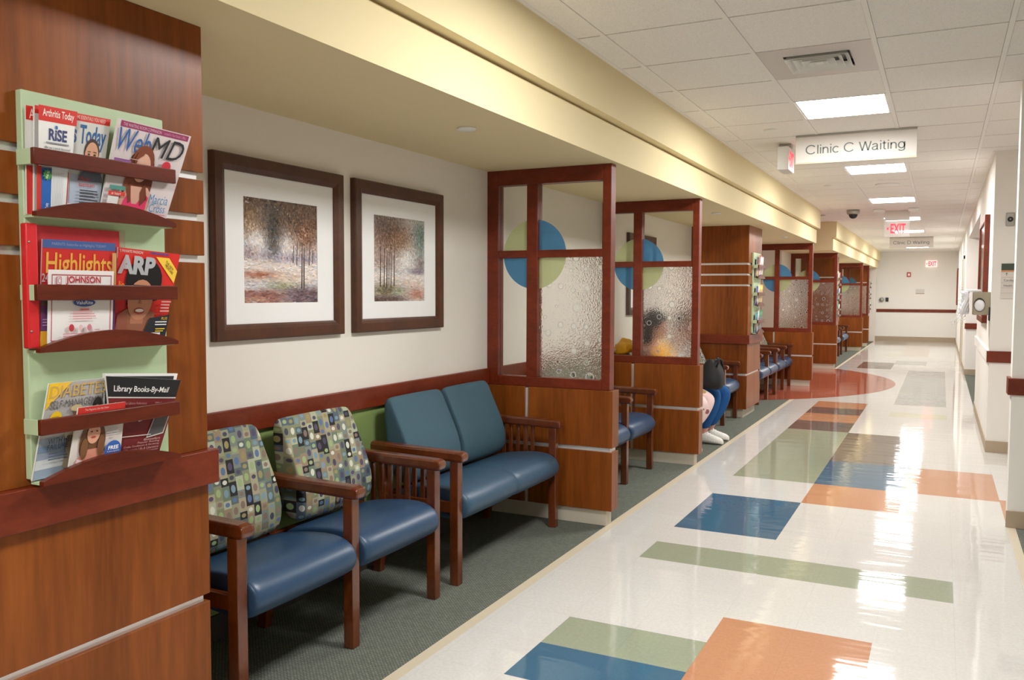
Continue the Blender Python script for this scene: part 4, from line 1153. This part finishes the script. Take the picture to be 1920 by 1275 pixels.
far_mags(26.5, 'rack on the last pillar', {'top': ['white', 'green'], 'middle': ['dark blue', 'white'], 'bottom': ['teal', 'white']}, 'magazines in the farthest rack')

# ------------------------------------------------------------------ right wall fittings
r = empty('display_case', (XR, 9.15, 1.12), 'tall wood-framed glazed display case on the right wall beyond the masks', 'display case')
mb = MB(); Wd, Hh, t = 1.3, 1.02, 0.06
for bx in ((-0.045, 0, 0, Wd, 0, t), (-0.045, 0, 0, Wd, Hh - t, Hh), (-0.045, 0, 0, t, t, Hh - t), (-0.045, 0, Wd - t, Wd, t, Hh - t)):
    mb.box(*bx, 'trim_wood', 0.003)
mb.build('frame', r)
mb = MB(); mb.box(-0.012, 0, t, Wd - t, t, Hh - t, 'sign_board'); mb.build('backing', r)
mb = MB(); mb.box(-0.03, -0.026, t, Wd - t, t, Hh - t, 'clear_glass'); mb.build('glass_pane', r)
# mask and tissue dispenser
r = empty('mask_dispenser', (XR, 8.62, 1.208), 'tan metal wall dispenser with white tissue showing through an oval hole', 'dispenser')
mb = MB(); mb.box(-0.135, 0, 0.0, 0.25, 0, 0.204, 'bronze_metal', 0.004); mb.build('housing', r)
mb = MB()
pts = []
for k in range(24):
    a = 2 * math.pi * k / 24
    pts.append((-0.085 + 0.045 * math.cos(a), -0.002, 0.09 + 0.062 * math.sin(a)))
mb.face(pts, 'dark_gap')
mb.build('opening', r)
mb = MB()
mb.loft([[(-0.085 + (0.042 * s_) * math.cos(2 * math.pi * k / 16) + dx, y, 0.085 + 0.052 * s_ * math.sin(2 * math.pi * k / 16)) for k in range(16)] for y, s_, dx in ((-0.003, 1.0, 0), (-0.014, 0.9, .004), (-0.026, 0.55, .01), (-0.034, 0.12, .016))], 'fabric_white')
mb.build('tissue', r)
mb = MB(); mb.box(-0.012, 0.0, -0.03, 0.09, -0.05, 0.07, 'black_plastic', 0.003); mb.build('wall_bracket', r)
r = empty('face_masks', (XR - 0.15, 8.68, 1.30), 'bunch of white face masks with ear loops spilling from the metal dispenser', 'face mask')
rnd = random.Random(5)
mb = MB()
for k in range(7):
    y = 0.02 * k - 0.05
    x0 = -0.055 + rnd.uniform(-.012, .012)
    mb.loft([[(x0 + 0.02 * math.sin(z * 22 + k) - 0.014 * (1 if q in (0, 3) else -1), y + (0.007 if q > 1 else -0.007), z + 0.012 * (q % 2)) for q in range(4)] for z in (-0.09, -0.05, -0.01, 0.04, 0.08, 0.112)], 'fabric_white')
mb.box(-0.05, 0.075, -0.04, 0.1, 0.113, 0.135, 'fabric_white', 0.008)
mb.build('pleated_masks', r)
for k in range(14):
    cx = -0.085 - 0.012 * (k % 3) + 0.05 * rnd.random(); cz = -0.11 + 0.019 * k; rr = rnd.uniform(0.018, 0.032); yy = rnd.uniform(-.05, .05)
    pts = [(cx + rr * math.cos(a * math.pi / 8) * .7, yy + 0.01 * math.sin(a), cz + rr * math.sin(a * math.pi / 8)) for a in range(0, 15)]
    mb = MB(); mb.tube(pts, 0.0028, 'fabric_white', 6); mb.build('ear_loop', r)
for k in range(4):
    x = -0.04 - 0.02 * k
    pts = [(x, 0, -0.08), (x - 0.012, .01, -0.12), (x - 0.03 - .01 * k, 0, -0.155), (x - 0.045, .0, -0.165 - .008 * k)]
    mb = MB(); mb.tube(pts, 0.003, 'fabric_white', 6); mb.build('ear_loop', r)
# door release button
r = empty('wall_button', (0.509, 8.54, 2.04), 'silver wall plate with a black round button on the right wall end', 'wall button')
mb = MB(); mb.box(-0.034, 0.034, -0.012, 0, -0.058, 0.058, 'grey_metal', 0.008); mb.build('plate', r)
mb = MB(); mb.lathe((0, -0.013, 0), [(0.022, 0.0), (0.022, -0.008), (0.014, -0.013), (0.001, -0.014)], 'black_plastic', 'y', 18); mb.build('button', r)
mb = MB(); mb.lathe((0, -0.028, 0), [(0.007, 0.0), (0.006, -0.004), (0.001, -0.005)], 'grey_metal', 'y', 12); mb.build('centre', r)
# directional sign
r = empty('direction_sign', (0.455, 8.54, 1.353), 'cream direction sign with green header and arrow, cut off by the wall edge', 'sign')
mb = MB(); mb.box(0, 0.30, -0.008, 0, 0, 0.306, 'sign_board', 0.002); mb.build('board', r)
mb = MB(); mb.box(0, 0.30, -0.0095, -0.0082, 0.248, 0.306, pm((66, 78, 64))); mb.build('header', r)
mb = MB(); mb.box(0, 0.30, -0.0095, -0.0082, 0.234, 0.248, pm((206, 140, 92)))
for z in (0.186, 0.140, 0.095, 0.05): mb.box(0, 0.30, -0.0088, -0.0082, z - 0.001, z + 0.001, pm((170, 160, 150)))
mb.build('ruling', r)
mb = MB()
def PD(u, v, l): return Vector((u * 0.30, -0.0087 - l * .0002, v * 0.306))
text_on(mb, PD, 'Cardiac Rehab', .07, .495, .62, .56, 'sign_text'); text_on(mb, PD, 'Health Information', .07, .345, .72, .41, 'sign_text')
mb.face([PD(.13, .66, 1), PD(.145, .66, 1), PD(.145, .73, 1), PD(.13, .73, 1)], 'sign_text'); mb.face([PD(.09, .70, 1), PD(.1375, .745, 1), PD(.185, .70, 1), PD(.1375, .725, 1)], 'sign_text')
mb.build('lettering', r)
# door in the right wall, far
r = D.objects.new('door_1', None); COL.objects.link(r); r.location = (XR, 18.8, 0); r['kind'] = 'structure'
mb = MB()
for bx in ((-0.03, 0.02, 0, 0.07, 0, 2.15), (-0.03, 0.02, 0.97, 1.04, 0, 2.15), (-0.03, 0.02, 0, 1.04, 2.08, 2.15)): mb.box(*bx, 'cream_base', 0.003)
mb.build('frame', r)
mb = MB(); mb.box(-0.012, 0, 0.07, 0.97, 0.01, 2.08, 'panel_wood'); mb.build('panel', r)
mb = MB(); mb.tube([(-0.012, 0.15, 1.0), (-0.06, 0.15, 1.0), (-0.06, 0.27, 1.0)], 0.009, 'aluminium'); mb.build('handle', r)
r = empty('framed_picture', (XR, 26.0, 1.1), 'dark narrow framed picture on the right wall near the end of the hall', 'framed picture')
mb = MB()
for bx in ((-0.03, 0, 0, 0.9, 0, .06), (-0.03, 0, 0, 0.9, .94, 1.0), (-0.03, 0, 0, .06, .06, .94), (-0.03, 0, .84, .9, .06, .94)): mb.box(*bx, 'trim_wood', 0.002)
mb.build('frame', r)
mb = MB(); mb.box(-0.01, 0, .06, .84, .06, .94, 'mat_board'); mb.build('mat_board', r)

# ------------------------------------------------------------------ end wall fittings
r = empty('fire_alarm', (-0.884, YEND, 1.90), 'small red and white fire alarm on the end wall', 'fire alarm')
mb = MB(); mb.box(-0.055, 0.055, -0.03, 0, 0, 0.135, pm((196, 60, 60)), 0.006); mb.build('housing', r)
mb = MB(); mb.box(-0.03, 0.03, -0.045, -0.03, 0.03, 0.10, 'white_plastic', 0.006); mb.build('strobe', r)
r = empty('room_sign', (-0.575, YEND, 1.40), 'small pale plaque with a darker lower edge on the end wall', 'sign')
mb = MB(); mb.box(-0.115, 0.115, -0.01, 0, 0, 0.14, 'sign_board', 0.002); mb.build('board', r)
mb = MB(); mb.box(-0.115, 0.115, -0.013, -0.0105, 0, 0.022, 'cove_base'); mb.build('edge', r)
mb = MB(); mb.lathe((0, 0, 0), [(0.068, 0.0), (0.068, -0.05), (0.05, -0.09), (0.001, -0.10)], 'grey_metal', 'y', 20)
o = mb.build('sanitizer_dispenser'); o.location = (-1.60, YEND, 1.225); tag(o, 'rounded grey hand sanitizer dispenser on the end wall', 'dispenser')
mb = MB(); mb.box(-0.04, 0.04, -0.03, 0, -0.06, 0.06, 'black_plastic', 0.004)
o = mb.build('card_reader'); o.location = (-1.455, YEND, 1.23); tag(o, 'small black card reader on the end wall beside the grey dispenser', 'card reader')

# ------------------------------------------------------------------ people
def skin_obj(name, nodes, edges, m, parent=None, lv=2, root=0):
    """one continuous body grown around a skeleton of (x, y, z, radius) joints"""
    me = D.meshes.new(name)
    me.from_pydata([n_[:3] for n_ in nodes], edges, [])
    me.materials.append(MATS[m])
    o = D.objects.new(name, me); COL.objects.link(o)
    md = o.modifiers.new('skin', 'SKIN'); md.use_smooth_shade = True; md.branch_smoothing = 0.6
    sv = me.skin_vertices[0].data
    for i, n_ in enumerate(nodes):
        rr = n_[3]; sv[i].radius = rr if isinstance(rr, tuple) else (rr, rr); sv[i].use_root = (i == root)
    ms = o.modifiers.new('soft', 'SUBSURF'); ms.levels = lv; ms.render_levels = lv
    if parent: o.parent = parent
    return o
def chain(i0, n): return [(i, i + 1) for i in range(i0, i0 + n - 1)]

def head_mesh(parent_mb, c, yawd, sc_=1.0, pitch=0.0):
    """a head with brow, nose, lips, eyes and ears, added to a builder"""
    R = Matrix.Rotation(math.radians(yawd), 3, 'Z') @ Matrix.Rotation(math.radians(pitch), 3, 'Y')
    bm = bmesh.new(); bmesh.ops.create_uvsphere(bm, u_segments=28, v_segments=20, radius=1.0)
    for v in bm.verts:
        x, y, z = v.co
        w_ = 1.0 - 0.22 * max(0, -z) ** 1.3                     # jaw narrows
        px, py, pz = x * 0.095 * w_, y * 0.075 * w_, z * 0.115
        if x > 0.2:
            g_ = math.exp(-((y / 0.16) ** 2)) * math.exp(-(((z + 0.12) / 0.22) ** 2)); px += 0.022 * g_       # nose
            px -= 0.010 * sum(math.exp(-(((y - s_ * 0.42) / 0.17) ** 2)) for s_ in (-1, 1)) * math.exp(-(((z - 0.05) / 0.13) ** 2))  # eye sockets
            px += 0.006 * math.exp(-((y / 0.3) ** 2)) * (math.exp(-(((z + 0.48) / 0.08) ** 2)) + math.exp(-(((z + 0.62) / 0.08) ** 2)))  # lips
            px += 0.008 * math.exp(-((y / 0.3) ** 2)) * math.exp(-(((z + 0.85) / 0.14) ** 2))           # chin
        for s_ in (-1, 1):
            e_ = math.exp(-(((z - 0.0) / 0.2) ** 2)) * math.exp(-((x / 0.16) ** 2))
            if y * s_ > 0.7: py += s_ * 0.016 * e_
        v.co = Vector(c) + R @ (Vector((px, py, pz)) * sc_)
    return bm, R

def person(y, label, top, trousers, shoe, hx, hz, hy, knees, feet, lean, hair_long, arm_targets, shoulder=0.36):
    hipx, hipz = -2.17, 0.565
    chest = (hx - 0.03, (y + hy) / 2, hz - shoulder)
    neck = (hx - 0.01, hy, hz - 0.15)
    belly = ((hipx + chest[0]) / 2 - 0.01, y, (hipz + chest[2]) / 2 + 0.02)
    nodes = [(hipx, y, hipz, (0.14, 0.115)), (*belly, (0.135, 0.105)), (*chest, (0.15, 0.105)), (neck[0], neck[1], neck[2] - 0.03, (0.06, 0.055)), (neck[0] + 0.005, neck[1], neck[2] + 0.05, (0.05, 0.05)), (hx, hy, hz - 0.03, (0.06, 0.06))]
    edges = chain(0, 6)
    jeans = [(hipx, y, hipz, (0.155, 0.125))]; jedge = []
    for s_, kn, ft in zip((-1, 1), knees, feet):
        i = len(nodes)
        hip = (hipx + 0.05, y + s_ * 0.09, hipz - 0.015)
        mid = tuple((a * .5 + b_ * .5) for a, b_ in zip(hip, kn)); calf = tuple(a * .65 + b_ * .35 for a, b_ in zip(kn, ft))
        nodes += [(*hip, 0.075), (*mid, 0.068), (*kn, 0.055), (*calf, 0.05), (ft[0], ft[1], 0.09, 0.036), (ft[0] + 0.02, ft[1], 0.045, 0.026), (ft[0] + 0.11, ft[1] + 0.01 * s_, 0.034, 0.022)]
        edges += [(0, i)] + chain(i, 7)
        j = len(jeans)
        jeans += [(*hip, 0.088), (*mid, 0.077), (*kn, 0.066), (*calf, 0.06), (ft[0] - 0.003, ft[1], 0.125, 0.054)]
        jedge += [(0, j)] + chain(j, 5)
    shirt = [(hipx, y, hipz + 0.03, (0.15, 0.125)), (*belly, (0.15, 0.12)), (*chest, (0.165, 0.118)), (neck[0], neck[1], neck[2] - 0.045, (0.075, 0.07))]
    sedge = chain(0, 4)
    for s_, tgt in zip((-1, 1), arm_targets):
        i = len(nodes)
        sh = (chest[0] + 0.0, chest[1] + s_ * 0.175, chest[2] + 0.10)
        el = tuple((a + b_) / 2 for a, b_ in zip(sh, tgt)); el = (el[0] - 0.02, el[1] + s_ * 0.05, el[2] - 0.09)
        wr = tgt
        dx = (Vector(wr) - Vector(el)).normalized()
        palm = Vector(wr) + dx * 0.06
        nodes += [(*sh, 0.055), (*el, 0.042), (*wr, 0.027), (*palm, (0.034, 0.018))]
        edges += [(2, i)] + chain(i, 4)
        side = Vector((0, 1, 0)) - dx * dx.y
        side.normalize()
        for fk, (o_, ln) in enumerate(((-0.028, .062), (-0.010, .074), (0.009, .07), (0.027, .054))):
            k = len(nodes)
            b0 = palm + dx * 0.03 + side * o_; b1 = b0 + dx * ln * .55 + Vector((0, 0, -.008)); b2 = b1 + dx * ln * .4 + Vector((0, 0, -.022))
            nodes += [(*b0, 0.010), (*b1, 0.009), (*b2, 0.0075)]
            edges += [(i + 3, k)] + chain(k, 3)
        k = len(nodes)
        t0 = Vector(wr) + dx * 0.03 - side * s_ * 0.034; t1 = t0 + dx * 0.035 - side * s_ * 0.016; t2 = t1 + dx * 0.028
        nodes += [(*t0, 0.012), (*t1, 0.0105), (*t2, 0.009)]; edges += [(i + 2, k)] + chain(k, 3)
        j = len(shirt)
        shirt += [(*sh, 0.072), (*el, 0.058), (*(Vector(el) * .3 + Vector(wr) * .7), 0.042)]
        sedge += [(2, j)] + chain(j, 3)
    body = skin_obj('person', nodes, edges, 'skin', lv=2)
    tag(body, label, 'person', 'people waiting on the chairs')
    # head geometry joins the body's own mesh as one surface after the skin is applied
    bpy.context.view_layer.update()
    dg = bpy.context.evaluated_depsgraph_get()
    me = D.meshes.new_from_object(body.evaluated_get(dg))
    body.modifiers.clear()
    bm = bmesh.new(); bm.from_mesh(me)
    hb, R = head_mesh(None, (hx + 0.02, hy, hz), lean, 1.0, 14)
    tmp = D.meshes.new('tmp'); hb.to_mesh(tmp); hb.free(); bm.from_mesh(tmp); D.meshes.remove(tmp)
    for f in bm.faces: f.smooth = True; f.material_index = 0
    me2 = D.meshes.new('person'); bm.to_mesh(me2); bm.free(); me2.materials.append(MATS['skin'])
    body.data = me2; D.meshes.remove(me)
    md = body.modifiers.new('join', 'REMESH'); md.mode = 'VOXEL'; md.voxel_size = 0.0055; md.use_smooth_shade = True
    # eyes and hair
    ms = MB()
    for s_ in (-1, 1):
        p_ = Vector((hx + 0.02, hy, hz)) + R @ Vector((0.083, s_ * 0.031, 0.008))
        ms.lathe(tuple(p_), [(0.001, -.009), (.007, -.006), (.0095, 0), (.007, .006), (.001, .009)], 'white_plastic', 'z', 10)
        q_ = p_ + R @ Vector((0.008, 0, 0)); ms.lathe(tuple(q_), [(0.001, -.004), (.003, -.002), (.004, 0), (.003, .002), (.001, .004)], 'black_plastic', 'z', 8)
    ms.build('eyes', body)
    hb, R = head_mesh(None, (hx + 0.008, hy, hz + 0.012), lean, 1.13, 14)
    loc = Vector((hx + 0.02, hy, hz))
    dele = [v for v in hb.verts if (lambda q: q.x > 0.055 and q.z < 0.055 or q.z < (-0.13 if hair_long else -0.05) or (q.x > 0.02 and q.z < -0.01))(R.transposed() @ (v.co - loc))]
    bmesh.ops.delete(hb, geom=dele, context='VERTS')
    if hair_long:
        for v in hb.verts:
            q = R.transposed() @ (v.co - loc)
            if q.z < -0.03: v.co.z -= 0.07; v.co.x -= 0.01
    for f in hb.faces: f.smooth = True
    hm = D.meshes.new('hair'); hb.to_mesh(hm); hb.free(); hm.materials.append(MATS['dark_hair'])
    ho = D.objects.new('hair', hm); COL.objects.link(ho); ho.parent = body
    md = ho.modifiers.new('thick', 'SOLIDIFY'); md.thickness = 0.012; md.offset = 1
    skin_obj('trousers', jeans, jedge, trousers, body)
    skin_obj('shirt', shirt, sedge, top, body)
    for ft, s_ in zip(feet, (-1, 1)):
        mb = MB()
        st = [(-0.08, .024, .06), (-0.075, .036, .11), (-0.03, .043, .125), (0.03, .045, .115), (0.085, .050, .09), (0.14, .050, .074), (0.18, .040, .06), (0.20, .022, .04)]
        rings = []
        for dx, hw, hh in st:
            ring = []
            for k in range(12):
                a = 2 * math.pi * k / 12
                ring.append((ft[0] + dx, ft[1] + hw * math.cos(a) * (1.1 if math.sin(a) < 0 else .9) + 0.01 * s_ * dx * 5, max(0.0, hh / 2 + hh / 2 * math.sin(a) * 1.0)))
            rings.append(ring)
        mb.loft(rings, shoe); sh = mb.build('shoe', body, subd=1)
        mb = MB()
        for k in range(4):
            x = ft[0] + 0.025 + 0.022 * k; z = 0.118 - 0.012 * k
            mb.tube([(x, ft[1] - 0.026, z - .008), (x + .004, ft[1], z + .004), (x, ft[1] + 0.026, z - .008)], 0.0032, 'white_plastic', 6)
        mb.build('laces', sh)
    return body
person(7.33, 'seated person in a yellow top and pink flowered trousers behind the glass screen', 'yellow_print', 'pink_floral', 'white_leather',
       -2.235, 1.10, 7.12, [(-1.80, 7.20, .455), (-1.80, 7.47, .455)], [(-2.03, 7.16, 0), (-2.03, 7.30, 0)], 12, True,
       [(-2.0, 7.06, .74), (-2.0, 7.40, .76)], 0.275)
person(7.93, 'seated person in blue jeans, grey printed top and white sneakers', 'grey_print', 'denim', 'white_leather',
       -2.20, 1.09, 7.93, [(-1.84, 7.84, .46), (-1.79, 8.03, .46)], [(-1.955, 7.80, 0), (-1.955, 8.02, 0)], -8, False,
       [(-2.02, 7.74, .62), (-2.02, 8.1, .64)])
# jacket bundled on the top corner of the chair back
from mathutils import noise as _noise
mb = MB()
rings = []
for k in range(17):
    t = -1 + 2 * k / 16
    q = max(0.10, 1 - abs(t) ** 3)
    hgt = (0.05 + 0.11 * ((t + 1) / 2) ** .7) * (1 + .10 * math.sin(9 * t))
    ring = []
    for i in range(22):
        a = 2 * math.pi * i / 22
        p = Vector((-2.452 + 0.066 * q ** .5 * math.cos(a), 7.02 + 0.17 * t, 0.868 + hgt * q ** .5 * (0.5 + 0.5 * math.sin(a))))
        d = _noise.noise(p * 24) * .028 + _noise.noise(p * 60) * .012
        p += Vector((math.cos(a), 0, math.sin(a))) * d
        p.x = max(p.x, -2.53); p.z = max(p.z, 0.864)
        ring.append(p)
    rings.append(ring)
mb.loft(rings, 'yellow_print')
tag(mb.build('jacket', subd=1), 'bundled yellow and white cloth on the chair back, behind the second screen', 'jacket')
# bag on the lap
r = empty('handbag', (-1.835, 7.62, 0.548), 'black soft handbag with a strap resting on a lap beside the jeans', 'handbag')
mb = MB()
st = [(-0.02, .10, .13), (0.03, .115, .145), (0.10, .11, .13), (0.17, .09, .105), (0.23, .06, .07), (0.25, .03, .04)]
rings = []
for z, hx_, hy_ in st:
    rings.append([(hx_ * math.copysign(abs(math.cos(a)) ** .6, math.cos(a)), hy_ * math.copysign(abs(math.sin(a)) ** .6, math.sin(a)), z + 0.012 * math.sin(3 * a)) for a in [2 * math.pi * k / 18 for k in range(18)]])
mb.loft(rings, 'black_cloth'); mb.build('body', r, subd=1)
mb = MB(); mb.tube([(0.06, -0.07, .19), (0.075, -0.06, .245), (0.05, 0.0, .262), (0.075, 0.05, .24), (0.085, 0.075, .17)], 0.011, 'black_cloth', 8); mb.build('strap', r)
